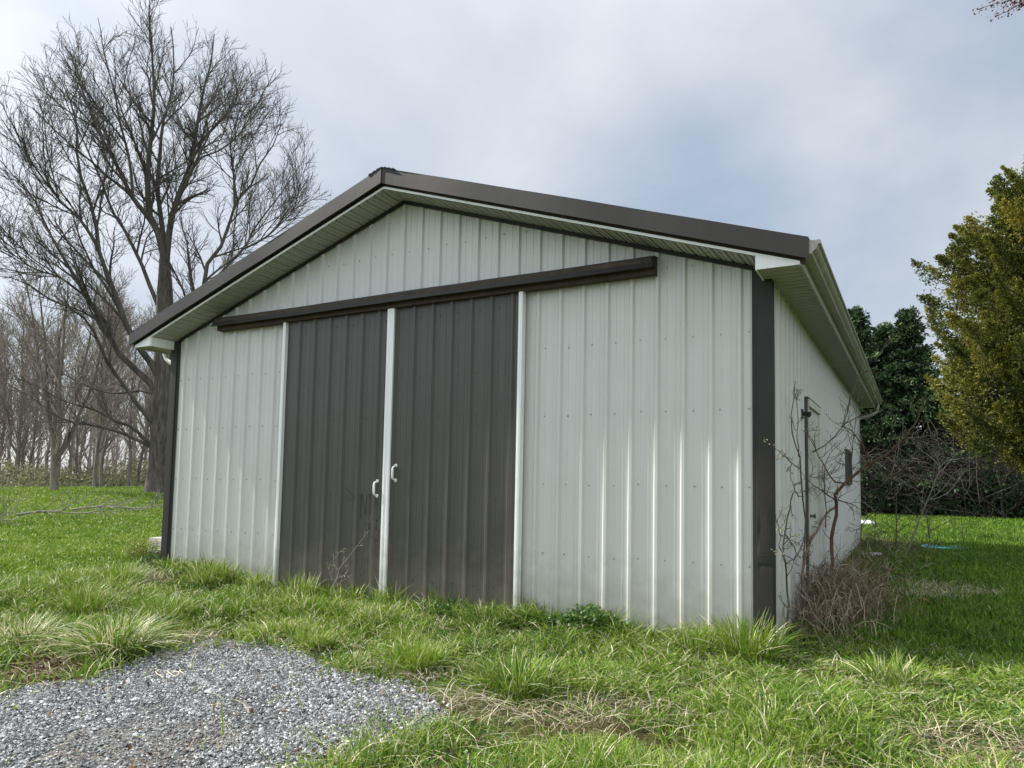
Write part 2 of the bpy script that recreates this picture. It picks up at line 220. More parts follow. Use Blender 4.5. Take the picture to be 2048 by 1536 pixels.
M = {}
M['siding'] = mat_paint('white ribbed siding', (.545, .545, .52), .36, .03, .04, .02, dirt=(.36, .34, .28), scale=2.2)
M['brown'] = mat_paint('bronze painted steel', (.064, .058, .050), .46, .10, .10, .03, dirt=(.14, .12, .09), scale=2.2)
M['bronze_trim'] = mat_paint('bronze trim', (.026, .0235, .021), .55, .10, .06, .02, spec=.3, scale=4)
M['white_trim'] = mat_paint('white trim', (.80, .80, .79), .4, .03, .08, .02, scale=6)
M['scuffed'] = mat_paint('scuffed white trim', (.85, .85, .845), .35, .02, .08, .02, dirt=(.35, .31, .24), scale=9)
M['soffit'] = mat_paint('vinyl soffit', (.37, .355, .345), .5, .06, .05, .01, scale=5)
M['gutter'] = mat_paint('weathered gutter', (.33, .32, .275), .5, .12, .25, .01, scale=5)
M['screw'] = mat_paint('screw heads', (.28, .29, .28), .5, .1, 0, 0)
M['screw_dark'] = mat_paint('bronze screw heads', (.04, .038, .036), .5, .1, 0, 0)
M['wood'] = mat_paint('old dark board', (.045, .03, .02), .8, .4, .3, .05, scale=8)
M['glass'] = mat_paint('window glass', (.03, .035, .04), .08, .1, 0, 0)
M['frame_grey'] = mat_paint('grey weathered frame', (.075, .074, .07), .6, .2, .2, .03, scale=8)
M['door_white'] = mat_paint('white side door', (.55, .55, .50), .5, .05, .1, .02, dirt=(.3, .27, .2))
M['black'] = mat_paint('black plastic', (.02, .02, .02), .5, .1, 0, 0)
M['concrete'] = mat_paint('concrete', (.42, .40, .35), .9, .2, .1, .2, scale=12)
M['scribble'] = mat_paint('scratched paint', (.025, .024, .023), .6, .1, 0, 0)
M['blue'] = mat_paint('faded blue plastic', (.10, .42, .52), .45, .12, 0, .01, scale=10)
M['white_plastic'] = mat_paint('white plastic', (.72, .73, .74), .5, .05, 0, 0)
M['brick'] = mat_paint('orange brick', (.42, .13, .06), .9, .2, 0, .1, scale=20)
M['bark'] = mat_bark('grey brown bark', (.045, .039, .033), (.15, .13, .11))
M['twig'] = mat_bark('dark twigs', (.05, .044, .04), (.15, .132, .115), 3, .2)
M['far_bark'] = mat_bark('pale grey bark', (.11, .095, .08), (.29, .255, .22), 8, .3)
M['far_twig'] = mat_tint('grey twigs', [(0, (.15, .128, .11)), (.5, (.27, .235, .205)), (1, (.40, .36, .31))], .9)  # lightened to stand in for distance haze on the far trees
M['brush'] = mat_tint('brush canes', [(0, (.028, .022, .018)), (.5, (.085, .07, .06)), (1, (.24, .205, .18))], .9)
M['red_twig'] = mat_tint('budding red twigs', [(0, (.14, .06, .05)), (.6, (.26, .12, .095)), (1, (.40, .22, .17))], .9)
M['stem_brown'] = mat_bark('brown stem', (.10, .06, .036), (.24, .155, .10), 30, .3)
M['stem_dark'] = mat_bark('dark stem', (.065, .052, .040), (.17, .14, .105), 30, .3)
M['stem_pale'] = mat_bark('pale stem', (.17, .15, .125), (.34, .31, .27), 30, .3)
M['bud'] = mat_tint('swelling buds', [(0, (.10, .09, .04)), (.5, (.22, .21, .09)), (1, (.40, .40, .25))], .7)
M['maple_bud'] = mat_tint('maple flowers', [(0, (.06, .02, .016)), (.5, (.14, .045, .035)), (1, (.26, .11, .07))], .7, .2)
GRASS = [(0, (.020, .050, .010)), (.25, (.060, .140, .014)), (.5, (.165, .270, .026)), (.72, (.275, .345, .058)), (.86, (.50, .45, .26)), (1, (.78, .71, .54))]
M['grass'] = mat_tint('grass blades', GRASS, .48, .26, 0, .2)
M['straw'] = mat_tint('dry straw', [(0, (.10, .07, .04)), (.4, (.30, .24, .15)), (1, (.72, .64, .48))], .7, .15)
M['stalk'] = mat_tint('dead stalks', [(0, (.055, .040, .024)), (.5, (.17, .125, .078)), (1, (.38, .31, .21))], .8, 0)
M['cedar'] = mat_tint('cedar foliage', [(0, (.040, .052, .013)), (.35, (.120, .142, .024)), (.65, (.215, .215, .036)), (1, (.36, .29, .055))], .7, .2)
M['conifer'] = mat_tint('dark conifer foliage', [(0, (.010, .022, .010)), (.5, (.028, .060, .022)), (1, (.12, .20, .075))], .65, .15)
M['leaf_dark'] = mat_tint('dark weed leaves', [(0, (.025, .06, .018)), (.5, (.06, .13, .03)), (1, (.14, .23, .06))], .5, .25)
M['leaf_yellow'] = mat_tint('yellow green weed leaves', [(0, (.05, .09, .015)), (.5, (.16, .20, .03)), (1, (.34, .33, .07))], .5, .3)
M['litter'] = mat_tint('dead leaves', [(0, (.05, .025, .015)), (.5, (.15, .085, .05)), (1, (.32, .22, .15))], .8, .1)
M['undergrowth'] = mat_tint('pale undergrowth', [(0, (.09, .095, .045)), (.5, (.22, .22, .12)), (1, (.38, .36, .23))], .8, .2)
M['stone'] = mat_tint('crushed stone', [(0, (.05, .051, .053)), (.45, (.18, .184, .186)), (.8, (.39, .395, .395)), (1, (.70, .70, .68))], .8, 0, 60.0, .3)

def mat_ground():
    m, nt, b = new_mat('lawn soil'); L = nt.links
    g = N(nt, 'ShaderNodeNewGeometry')
    n1 = N(nt, 'ShaderNodeTexNoise', Scale=1.3, Detail=8.0, Roughness=.65); L.new(g.outputs['Position'], n1.inputs['Vector'])
    n2 = N(nt, 'ShaderNodeTexNoise', Scale=38.0, Detail=5.0, Roughness=.7); L.new(g.outputs['Position'], n2.inputs['Vector'])
    r1 = ramp(nt, [(.28, (.050, .036, .022)), (.45, (.060, .062, .020)), (.6, (.062, .10, .018)), (.8, (.11, .145, .035))]); L.new(n1.outputs['Fac'], r1.inputs[0])
    r2 = ramp(nt, [(.3, (.45, .45, .45)), (.7, (1.5, 1.45, 1.35))]); L.new(n2.outputs['Fac'], r2.inputs[0])
    mx = N(nt, 'ShaderNodeMixRGB', blend_type='MULTIPLY', Fac=1.0); L.new(r1.outputs[0], mx.inputs[1]); L.new(r2.outputs[0], mx.inputs[2])
    L.new(mx.outputs[0], b.inputs['Base Color']); b.inputs['Roughness'].default_value = .95; b.inputs['Specular IOR Level'].default_value = .1
    bp = N(nt, 'ShaderNodeBump', Strength=.8, Distance=.03); L.new(n2.outputs['Fac'], bp.inputs['Height']); L.new(bp.outputs[0], b.inputs['Normal'])
    return m
M['ground'] = mat_ground()
def mat_gravel():
    m, nt, b = new_mat('gravel bed'); L = nt.links
    g = N(nt, 'ShaderNodeNewGeometry')
    v = N(nt, 'ShaderNodeTexVoronoi', Scale=75.0); L.new(g.outputs['Position'], v.inputs['Vector'])
    n1 = N(nt, 'ShaderNodeTexNoise', Scale=2.0, Detail=6.0); L.new(g.outputs['Position'], n1.inputs['Vector'])
    r = ramp(nt, [(.0, (.05, .047, .043)), (.5, (.13, .125, .12)), (1, (.25, .245, .235))]); L.new(v.outputs['Color'], r.inputs[0])
    r2 = ramp(nt, [(.4, (1, 1, 1)), (.7, (.62, .52, .42))]); L.new(n1.outputs['Fac'], r2.inputs[0])
    mx = N(nt, 'ShaderNodeMixRGB', blend_type='MULTIPLY', Fac=1.0); L.new(r.outputs[0], mx.inputs[1]); L.new(r2.outputs[0], mx.inputs[2])
    L.new(mx.outputs[0], b.inputs['Base Color']); b.inputs['Roughness'].default_value = .9
    bp = N(nt, 'ShaderNodeBump', Strength=1.0, Distance=.012); L.new(v.outputs['Distance'], bp.inputs['Height']); L.new(bp.outputs[0], b.inputs['Normal'])
    return m
M['gravel'] = mat_gravel()

# ------------------------------------------------------------------ ground and drive
def axis_steps(lo, hi, c0, c1, d):
    core = np.arange(c0, c1 + 1e-6, d)
    a = c0 - np.cumsum(d * 1.13 ** np.arange(1, 80)); a = a[a > lo][::-1]
    b = c1 + np.cumsum(d * 1.13 ** np.arange(1, 80)); b = b[b < hi]
    return np.concatenate([[lo], a, core, b, [hi]])
gx = axis_steps(-420, 420, -8, 8, .12); gy = axis_steps(-200, 420, -6, 12, .12)
X, Y = np.meshgrid(gx, gy)
far = ss(40, 120, np.hypot(X, Y))
Z = Hd(X, Y) * (1 - far) + .95 * far
nx, ny = len(gx), len(gy)
I = np.arange(nx * ny).reshape(ny, nx)
F = np.stack([I[:-1, :-1], I[:-1, 1:], I[1:, 1:], I[1:, :-1]], -1).reshape(-1, 4)
tag(MB().add(np.stack([X, Y, Z], -1), F).build('ground', M['ground'], smooth=True), kind='structure')

dx = np.arange(-2.2, 3.0, .06); dy = np.arange(-9, -1.2, .06)
X, Y = np.meshgrid(dx, dy); Z = Hd(X, Y) + .006
ins = in_gravel(X, Y); I = np.arange(X.size).reshape(X.shape)
ok = ins[:-1, :-1] & ins[1:, :-1] & ins[:-1, 1:] & ins[1:, 1:]
F = np.stack([I[:-1, :-1], I[:-1, 1:], I[1:, 1:], I[1:, :-1]], -1)[ok]
tag(MB().add(np.stack([X, Y, Z], -1), F).build('gravel_driveway', M['gravel'], smooth=True), kind='structure')

# crushed stone lying on the drive
def scatter(n, x0, x1, y0, y1):
    return rng.uniform(x0, x1, n), rng.uniform(y0, y1, n)
px, py = scatter(290000, -1.6, 2.9, -4.9, -1.25)
d_edge = in_gravel(px, py)
soft = in_gravel(px + rng.normal(0, .24, len(px)), py + rng.normal(0, .20, len(px))); keep = d_edge & soft & ((rng.random(len(px)) < .97 - .85 * ss(.50, .66, fbm(px * 1.6 + 3, py * 1.6))) | (rng.random(len(px)) < .12))
stray = (~d_edge) & in_gravel(px + rng.normal(0, .22, len(px)), py + rng.normal(0, .22, len(px))) & (rng.random(len(px)) < .12)
keep |= stray
px, py = px[keep], py[keep]
n = len(px)
oct_ = np.array([(1, 0, 0), (0, 1, 0), (-1, 0, 0), (0, -1, 0), (.1, .1, 1), (0, 0, -1)], float)
octF = np.array([(0, 1, 4), (1, 2, 4), (2, 3, 4), (3, 0, 4), (1, 0, 5), (2, 1, 5), (3, 2, 5), (0, 3, 5)])
sz = rng.lognormal(math.log(.0058), .45, n)
S = np.stack([sz * rng.uniform(.7, 1.5, n), sz * rng.uniform(.7, 1.2, n), sz * rng.uniform(.45, .8, n)], -1)
V = oct_[None] * S[:, None] * rng.uniform(.7, 1.25, (n, 6, 1)) + rng.normal(0, .0012, (n, 6, 3))
a = rng.uniform(0, 2 * PI, n); ca, sa = np.cos(a)[:, None], np.sin(a)[:, None]
V = np.stack([V[..., 0] * ca - V[..., 1] * sa, V[..., 0] * sa + V[..., 1] * ca, V[..., 2]], -1)
V[..., 2] += .35 * V[..., 0] * rng.uniform(-1, 1, (n, 1))
V += np.stack([px, py, Hd(px, py) + .006 + rng.uniform(0, .009, n)], -1)[:, None]
F = (octF[None] + 6 * np.arange(n)[:, None, None]).reshape(-1, 3)
tint = np.repeat(np.clip(rng.normal(.50, .25, n), 0, 1), 6)
tag(MB().add(V.reshape(-1, 3), F, 0, tint).build('crushed_stone', M['stone']), 'grey crushed stone spread over the drive in the foreground', 'gravel', kind='stuff')

# ------------------------------------------------------------------ the shed
W2 = 3.66; LEN = 9.3; OH = .335; SL = .329
zs = lambda x: 4.337 - SL * abs(x)          # top of the white strip / soffit line
barn = empty('pole_shed', (0, LEN / 2, .15), 'white ribbed metal pole shed with two brown sliding doors', 'shed')

def rib_profile(u0, u1, ribs, h=.021):
    pts = [(u0, 0.0)]
    for c in ribs:
        for d, o in ((-.029, 0), (-.012, h), (.012, h), (.029, 0), (.066, 0), (.069, .0026), (.083, .0026), (.086, 0), (.142, 0), (.145, .0026), (.159, .0026), (.162, 0)):
            if u0 < c + d < u1: pts.append((c + d, o))
    pts.append((u1, 0.0)); pts.sort()
    return np.array(pts)
def sheet(mb, prof, z0, ztop, place, rows=14, wob=.0026, seed=0, m=0):
    u, off = prof[:, 0], prof[:, 1]
    t = np.linspace(0, 1, rows)
    zt = np.array([ztop(a) for a in u])
    Zm = z0 + (zt[None] - z0) * t[:, None]
    Um = np.broadcast_to(u, Zm.shape)
    Om = off[None] + wob * (fbm(Um * 1.7 + seed, Zm * 1.3 + seed * 3) - .5) * 2
    V = place(Um, Om, Zm)
    k = len(u); I = np.arange(rows * k).reshape(rows, k)
    mb.add(V, np.stack([I[:-1, :-1], I[:-1, 1:], I[1:, 1:], I[1:, :-1]], -1).reshape(-1, 4), m)
def screws(mb, pts, nrm, r=.0085, d=.006, m=1):
    nrm = np.array(nrm, float); t = np.cross(nrm, (0, 0, 1)); b = np.array((0, 0, 1.0))
    a = np.arange(6) * PI / 3
    for p_ in pts:
        p_ = np.array(p_)
        ring = np.cos(a)[:, None] * t + np.sin(a)[:, None] * b
        V = np.concatenate([p_ + ring * r, p_ + ring * r * .75 + nrm * d])
        F4 = np.array([(i, (i + 1) % 6, 6 + (i + 1) % 6, 6 + i) for i in range(6)])
        mb.add(V, [F4, np.array([[6, 7, 8, 9, 10, 11]])], m)

RIB = [-3.429 + .2286 * k for k in range(31)]
ROWS = [.791, 1.405, 2.02, 2.633, 3.236, 3.767]
fp = lambda U, O, Zv: np.stack([U, -O, Zv], -1)
mb = MB(); sheet(mb, rib_profile(-W2, W2, RIB), -.05, lambda u: zs(u) - .02, fp)
screws(mb, [(r + .077 + rng.normal(0, .006), -.0015, z + rng.normal(0, .005)) for r in RIB[:-1] for z in ROWS if z < zs(r + .08) - .08
            and not (-2.6 < r < 2.6 and 3.1 < z < 3.4) and not (-1.75 < r < 1.4 and z < 3.2)] + [(-3.50, -.0015, z) for z in ROWS[:5]] + [(3.50, -.0015, z) for z in ROWS[:4]], (0, -1, 0))
mb.build('front_wall', [M['siding'], M['screw']], barn)
SR = [.11 + .2286 * k for k in range(41)]
for sx, nm in ((1, 'side_wall'), (-1, 'side_wall')):
    mb = MB(); sheet(mb, rib_profile(.02, LEN, [r for r in SR if r < LEN - .05]), -.05, lambda u: 3.06, lambda U, O, Zv: np.stack([sx * (W2 + O), U, Zv], -1), seed=4 + sx)
    screws(mb, [(sx * (W2 + .0015), r + .077, z) for r in SR[:-1] for z in ROWS[:4] if not (1.55 < r < 2.75 and z < 2.35) and not (6.0 < r < 7.1 and 1.45 < z < 2.1)], (sx, 0, 0))
    mb.build(nm, [M['siding'], M['screw']], barn)
mb = MB(); sheet(mb, rib_profile(-W2, W2, RIB), -.05, lambda u: zs(u) - .02, lambda U, O, Zv: np.stack([U, LEN + O, Zv], -1), seed=9)
mb.build('back_wall', M['siding'], barn)

# corner trims: a folded strip on each front corner, the right one dented near its foot
def corner_trim(sx, dent):
    mb = MB(); rows = 120 if dent else 12; zt = 3.13
    zz = np.linspace(-.05, zt, rows)
    prof = [(-.152, -.008), (-.150, -.014), (-.118, -.016), (-.114, -.030), (-.095, -.0305), (-.076, -.031), (-.057, -.031), (-.038, -.031), (-.019, -.0305), (0, -.030), (.003, -.026), (.003, .05), (.002, .13)]
    k = len(prof); V = []
    for z in zz:
        for (a, b) in prof:
            xx, yy = sx * (3.677 + a), b
            if dent and -.10 < a < .001:
                w = math.exp(-((z - .90) / .09) ** 2) * .006 * math.sin((z - .86) * 15 + a * 30) + math.exp(-((z - 1.12) / .12) ** 2) * .005 * math.sin(z * 11 + a * 40)
                w += .004 * math.exp(-((z - .80) / .02) ** 2)
                yy += w; xx += sx * w * .4 if a > -.02 else 0
            V.append((xx, yy, z))
    I = np.arange(rows * k).reshape(rows, k)
    mb.add(V, np.stack([I[:-1, :-1], I[:-1, 1:], I[1:, 1:], I[1:, :-1]], -1).reshape(-1, 4))
    return mb.build('corner_trim', M['bronze_trim'], barn)
corner_trim(1, True)['label'] = 'dented bronze corner trim'
corner_trim(-1, False)
MB().box(3.665, 3.682, LEN - .10, LEN + .02, -.05, 3.06).build('corner_trim', M['siding'], barn)

# roof sheets with ribs down the slope, ridge cap
XE = 4.0
zr = lambda x: 4.337 + .175 - SL * abs(x)
for sx in (-1, 1):
    mb = MB(); ribs = np.arange(-.25, LEN + .36, .2286)
    pr = rib_profile(-OH - .045, LEN + OH + .04, ribs)
    us = np.linspace(0, XE, 9)
    V = np.array([[(sx * a, u, zr(a) + o) for u, o in pr] for a in us])
    I = np.arange(V.shape[0] * V.shape[1]).reshape(V.shape[:2])
    mb.add(V, np.stack([I[:-1, :-1], I[:-1, 1:], I[1:, 1:], I[1:, :-1]], -1).reshape(-1, 4))
    mb.slab(sx * .01 if sx > 0 else -XE + .02, XE - .02 if sx > 0 else -.01, -OH - .01, LEN + OH, lambda x: zr(x) - .05, lambda x: zr(x) - .012)
    mb.build('roof', M['brown'], barn)
mb = MB()
for sx in (-1, 1):
    a, b = sorted((0, sx * .165))
    mb.slab(a, b, -OH - .055, LEN + OH + .06, lambda x: zr(x) + .0065, lambda x: zr(x) + .012)
    for q in range(3): mb.slab(*sorted((sx * (.035 + .05 * q), sx * (.06 + .05 * q))), -OH - .056, LEN + OH + .061, lambda x: zr(x) + .010, lambda x: zr(x) + .018)
mb.build('ridge_cap', M['bronze_trim'], barn)

def both(fn, name, mat):
    """one mirrored pair, each slope its own part"""
    for sx in (-1, 1):
        mb = MB(); fn(mb, sx); mb.build(name, mat, barn)
def seg(mb, sx, x0, x1, *a): mb.slab(*sorted((sx * x0, sx * x1)), *a)
def rake(mb, sx):
    n = 26
    for i in range(n):                                   # a long folded strip, slightly wavy
        a0, a1 = XE * i / n, XE * (i + 1) / n
        w0, w1 = [-.014 * 0 - .388 + .004 * math.sin(a * 2.1 + sx) + .003 * math.sin(a * 5.3) for a in (a0, a1)]
        top = lambda x: zr(x) + .006
        V = [(sx * a0, w0, zs(a0) + .022), (sx * a1, w1, zs(a1) + .022), (sx * a0, -.36, zs(a0) + .026), (sx * a1, -.36, zs(a1) + .026),
             (sx * a0, w0 + .004, top(a0)), (sx * a1, w1 + .004, top(a1)), (sx * a0, -.30, top(a0)), (sx * a1, -.30, top(a1))]
        mb.hexa(V)
both(rake, 'rake_trim', M['bronze_trim'])
both(lambda mb, sx: seg(mb, sx, 0, XE - .03, -OH + .004, -OH + .03, lambda x: zs(x) - .01, lambda x: zs(x) + .125), 'rake_board', M['wood'])
both(lambda mb, sx: seg(mb, sx, 0, 3.935, -OH - .007, -OH + .0035, lambda x: zs(x) - .018, lambda x: zs(x) + .004), 'rake_strip', M['white_trim'])
both(lambda mb, sx: seg(mb, sx, 0, 3.535, -.034, -.020, lambda x: zs(x) - .058, lambda x: zs(x) - .024), 'gable_trim', M['bronze_trim'])
def gsoffit(mb, sx):
    pts = [(0.0, 0.0)]; a = .02
    while a < 3.66:
        pts += [(a, 0), (a + .004, .014), (a + .026, .014), (a + .030, 0), (a + .055, 0), (a + .058, .007), (a + .068, .007), (a + .071, 0)]; a += .1016
    pts = [q for q in pts if q[0] <= 3.66] + [(3.66, 0)]
    V = [(sx * a, y, zs(a) - .021 + o) for y in (-OH, -.001) for a, o in pts]
    k = len(pts); mb.add(V, np.array([(i, i + 1, k + i + 1, k + i) for i in range(k - 1)]))
both(gsoffit, 'gable_soffit', M['soffit'])
def ssoffit(mb, sx):
    pts = [(-OH + .01, 0.0)]; a = -OH + .02
    while a < LEN + OH - .1:
        pts += [(a, 0), (a + .006, .022), (a + .030, .022), (a + .036, 0), (a + .056, 0), (a + .060, .012), (a + .072, .012), (a + .076, 0)]; a += .1016
    pts.append((LEN + OH, 0))
    V = [(sx * x, y, 3.032 + o) for x in (3.62, 3.93) for y, o in pts]
    k = len(pts); mb.add(V, np.array([(i, i + 1, k + i + 1, k + i) for i in range(k - 1)]))
both(ssoffit, 'eave_soffit', M['soffit'])
both(lambda mb, sx: mb.box(*sorted((sx * 3.928, sx * 3.946)), -OH + .01, LEN + OH, 3.012, 3.19), 'eave_fascia', M['gutter'])
def ret(mb, sx):
    zb = 3.021; f = lambda x: (sx * x)
    top = lambda x: zs(x) - .018
    prof = [(sx * 3.622, zb), (sx * 3.938, zb), (sx * 3.938, top(3.938)), (sx * 3.622, top(3.622))]
    mb.extrude(prof, -OH - .006, -OH + .008)
    mb.box(*sorted((sx * 3.616, sx * 3.626)), -OH + .008, -.036, zb, top(3.62) + .01)
both(ret, 'eave_return', M['white_trim'])

# gutters: a K profile with an end cap, each with its downspout
def gutter(mb, sx):
    P = [(3.948, 3.083), (4.018, 3.083), (4.024, 3.098), (4.045, 3.112), (4.058, 3.128), (4.060, 3.145), (4.078, 3.152), (4.078, 3.172), (4.066, 3.172), (4.064, 3.160), (3.952, 3.150), (3.948, 3.175)]
    P = [(sx * a, b) for a, b in P]
    mb.extrude(P, -OH - .03, LEN + OH + .02)
    for y in (-OH - .033, LEN + OH + .017):
        cap = [(3.946, 3.081), (4.020, 3.081), (4.027, 3.097), (4.047, 3.110), (4.061, 3.127), (4.063, 3.144), (4.081, 3.151), (4.081, 3.176), (3.946, 3.179)]
        mb.extrude([(sx * a, b) for a, b in cap], y, y + .006)
gut = []
for sx in (-1, 1):
    mb = MB(); gutter(mb, sx); gut.append(mb.build('gutter', M['gutter'], barn))
def smooth_path(pts, n):
    pts = np.asarray(pts, float); d = np.r_[0, np.cumsum(np.linalg.norm(np.diff(pts, axis=0), axis=1))]
    k = len(pts)
    out = []
    for s in np.linspace(0, d[-1], n):
        i = min(np.searchsorted(d, s, 'right') - 1, k - 2); t = (s - d[i]) / max(1e-9, d[i + 1] - d[i])
        p0, p1, p2, p3 = pts[max(i - 1, 0)], pts[i], pts[i + 1], pts[min(i + 2, k - 1)]
        out.append(.5 * (2 * p1 + (p2 - p0) * t + (2 * p0 - 5 * p1 + 4 * p2 - p3) * t * t + (3 * p1 - p0 - 3 * p2 + p3) * t ** 3))
    return np.array(out)
mb = MB(); mb.tube(smooth_path([(-3.99, .10, 3.09), (-3.985, .10, 3.0), (-3.95, .10, 2.95), (-3.84, .10, 2.89), (-3.79, .10, 2.86), (-3.77, .10, 2.78), (-3.77, .10, 2.6), (-3.765, .10, 1.5), (-3.765, .10, .62), (-3.80, .10, .52), (-3.95, .10, .45)], 40), .034, 8)
for z in (2.45, 1.3): mb.box(-3.812, -3.66, .06, .14, z, z + .03)
mb.build('downspout', M['white_trim'], barn, smooth=True)
mb = MB(); mb.tube(smooth_path([(4.0, LEN + .20, 3.09), (3.998, LEN + .20, 3.0), (3.96, LEN + .19, 2.92), (3.82, LEN + .15, 2.85), (3.66, LEN + .10, 2.80), (3.56, LEN + .08, 2.74), (3.54, LEN + .075, 2.6), (3.54, LEN + .075, .5)], 40), .036, 8)
mb.build('downspout', M['gutter'], barn, smooth=True)

# door track: dark board on the wall, bent steel cover over it
mb = MB(); mb.box(-2.722, 2.738, -.105, -.022, 3.172, 3.315); mb.box(-2.718, 2.735, -.14, -.107, 3.235, 3.30)
mb.build('track_board', M['wood'], barn)
mb = MB(); xs = np.linspace(-2.752, 2.752, 60)
prof = [(-.001, 3.336), (-.118, 3.322), (-.138, 3.268), (-.170, 3.216), (-.162, 3.212), (-.131, 3.266), (-.112, 3.315), (-.001, 3.329)]
V = [(x, y + (.0015 * math.sin(x * 3.1) if y < -.1 else 0), z + .003 * math.sin(x * 1.7 + 1) + .001 * math.sin(x * 6)) for x in xs for y, z in prof]
k = len(prof); I = np.arange(len(xs) * k).reshape(len(xs), k); I2 = np.roll(I, -1, 1)
mb.add(V, [np.stack([I[:-1], I2[:-1], I2[1:], I[1:]], -1).reshape(-1, 4), I[:1], I[-1:, ::-1]])
mb.extrude([(-.003, 3.333), (-.112, 3.316), (-.12, 3.20), (-.10, 3.166), (-.003, 3.166)], 2.739, 2.746, axis='x')
mb.build('track_cover', M['bronze_trim'], barn)

# sliding doors
def sliding_door(x0, x1, ribs, bars, hx, hz, side):
    mb = MB()
    sheet(mb, rib_profile(x0, x1, ribs, .021), .13, lambda u: 3.19, lambda U, O, Zv: np.stack([U, -.052 - O, Zv], -1), rows=14, wob=.0035, seed=side * 5)
    mb.box(x0, x1, -.050, -.030, .13, 3.19)
    screws(mb, [(r + .077 + rng.normal(0, .006), -.054, z) for r in ribs for z in (.45, 1.25, 2.05, 2.45, 3.05) if r + .09 < x1], (0, -1, 0), .007, .005)
    d = mb.build('sliding_door', [M['brown'], M['screw_dark']], barn)
    for (a, b) in bars:
        mb = MB(); mb.box(a, b, -.092, -.028, .115, 3.20)
        mid = (a + b) / 2
        mb.box(mid - .006, mid + .006, -.095, -.0925, .12, 3.195)
        mb.build('edge_trim', M['scuffed'], d)
    # pull handle: two feet and a bar that stands off the door
    mb = MB(); yb = -.056
    P = [(hx, yb - .002, hz + .072), (hx - .001, yb - .020, hz + .068), (hx - .002, yb - .042, hz + .052), (hx - .002, yb - .047, hz + .030), (hx - .002, yb - .047, hz - .030), (hx - .002, yb - .042, hz - .052), (hx - .001, yb - .020, hz - .068), (hx, yb - .002, hz - .072)]
    q = smooth_path(P, 22); mb.tube(q, np.r_[.0085, np.full(20, .0085), .0085] + .0035 * np.sin(np.linspace(0, PI, 22)), 8)
    for s in (1, -1):
        mb.tube([(hx, yb + .002, hz + s * .074), (hx, yb - .006, hz + s * .074), (hx, yb - .009, hz + s * .074), (hx, yb - .0095, hz + s * .074)], [.019, .019, .014, .001], 12)
        mb.tube([(hx, yb - .008, hz + s * .078), (hx, yb - .012, hz + s * .078), (hx, yb - .0125, hz + s * .078)], [.006, .005, .0005], 8)
    h = mb.build('handle', M['white_trim'], d, smooth=True)
    return d
ld = sliding_door(-1.60, -.074, [-1.387 + .2286 * i for i in range(6)], [(-1.618, -1.578), (-.1135, -.0725)], -.209, 1.334, 1)
rd = sliding_door(-.066, 1.462, [-.019 + .2286 * i for i in range(7)], [(-.0705, -.029), (1.437, 1.478)], .026, 1.493, 2)
# faint scratched scribble on the left door
mb = MB()
for s_ in [[(-.42, 1.28), (-.42, 1.02)], [(-.42, 1.28), (-.35, 1.06), (-.34, 1.26)], [(-.33, 1.27), (-.25, 1.28)], [(-.30, 1.27), (-.30, 1.06)], [(-.36, .98), (-.24, .99)], [(-.30, .99), (-.30, .86)],
           [(-.22, 1.20), (-.16, 1.15), (-.15, 1.06), (-.20, 1.0), (-.25, 1.06), (-.22, 1.20)], [(-.22, .95), (-.16, .90), (-.18, .80), (-.24, .84), (-.22, .95)], [(-.62, 1.33), (-.48, 1.20), (-.60, 1.22)]]:
    mb.tube([(x, -.058, z) for x, z in s_], .0022, 4)
mb.build('scribble', M['scribble'], ld)

# side door and window in the right-hand wall
mb = MB(); X0 = W2 + .022
mb.box(X0, X0 + .012, 1.82, 2.66, .22, 2.22)
for z0, z1 in ((.36, .95), (1.10, 2.05)): mb.box(X0 + .012, X0 + .017, 1.95, 2.53, z0, z1)
sd = mb.build('side_door', M['door_white'], barn)
mb = MB(); mb.box(X0 - .02, X0 + .020, 1.755, 1.80, .15, 2.30); mb.box(X0 - .02, X0 + .020, 2.70, 2.74, .15, 2.23)
mb.box(X0 - .02, X0 + .03, 1.745, 2.76, 2.302, 2.318); mb.build('door_frame', M['frame_grey'], sd)
mb = MB(); mb.box(X0 - .02, X0 + .035, 1.802, 2.76, 2.232, 2.30); mb.box(X0 - .01, X0 + .03, 1.80, 1.819, .22, 2.23); mb.box(X0 - .01, X0 + .03, 2.661, 2.699, .22, 2.23)
mb.build('door_casing', M['door_white'], sd)
mb = MB(); mb.tube([(X0 + .012, 1.90, 1.13), (X0 + .03, 1.90, 1.13), (X0 + .045, 1.90, 1.13), (X0 + .07, 1.90, 1.13), (X0 + .075, 1.90, 1.13)], [.03, .012, .012, .027, .004], 10); mb.build('door_knob', M['frame_grey'], sd, smooth=True)
mb = MB(); y0, y1, z0, z1 = 6.17, 6.98, 1.48, 2.03
for a in ((y0, y0 + .06, z0, z1), (y1 - .06, y1, z0, z1), (y0 + .06, y1 - .06, z0, z0 + .05), (y0 + .06, y1 - .06, z1 - .05, z1), ((y0 + y1) / 2 - .02, (y0 + y1) / 2 + .02, z0 + .05, z1 - .05)):
    mb.box(X0 - .02, X0 + .03, *a)
wn = mb.build('window', M['frame_grey'], barn)
MB().box(X0 - .018, X0 + .004, y0 + .06, y1 - .06, z0 + .05, z1 - .05).build('pane', M['glass'], wn)
mb = MB(); mb.tube([(W2, 1.60, 2.13), (W2 + .05, 1.60, 2.13), (W2 + .09, 1.60, 2.12), (W2 + .10, 1.60, 2.115)], [.02, .02, .032, .004], 10); mb.box(W2 - .001, W2 + .025, 1.555, 1.645, 2.085, 2.175)
mb.build('wall_light', M['black'], barn, smooth=False)

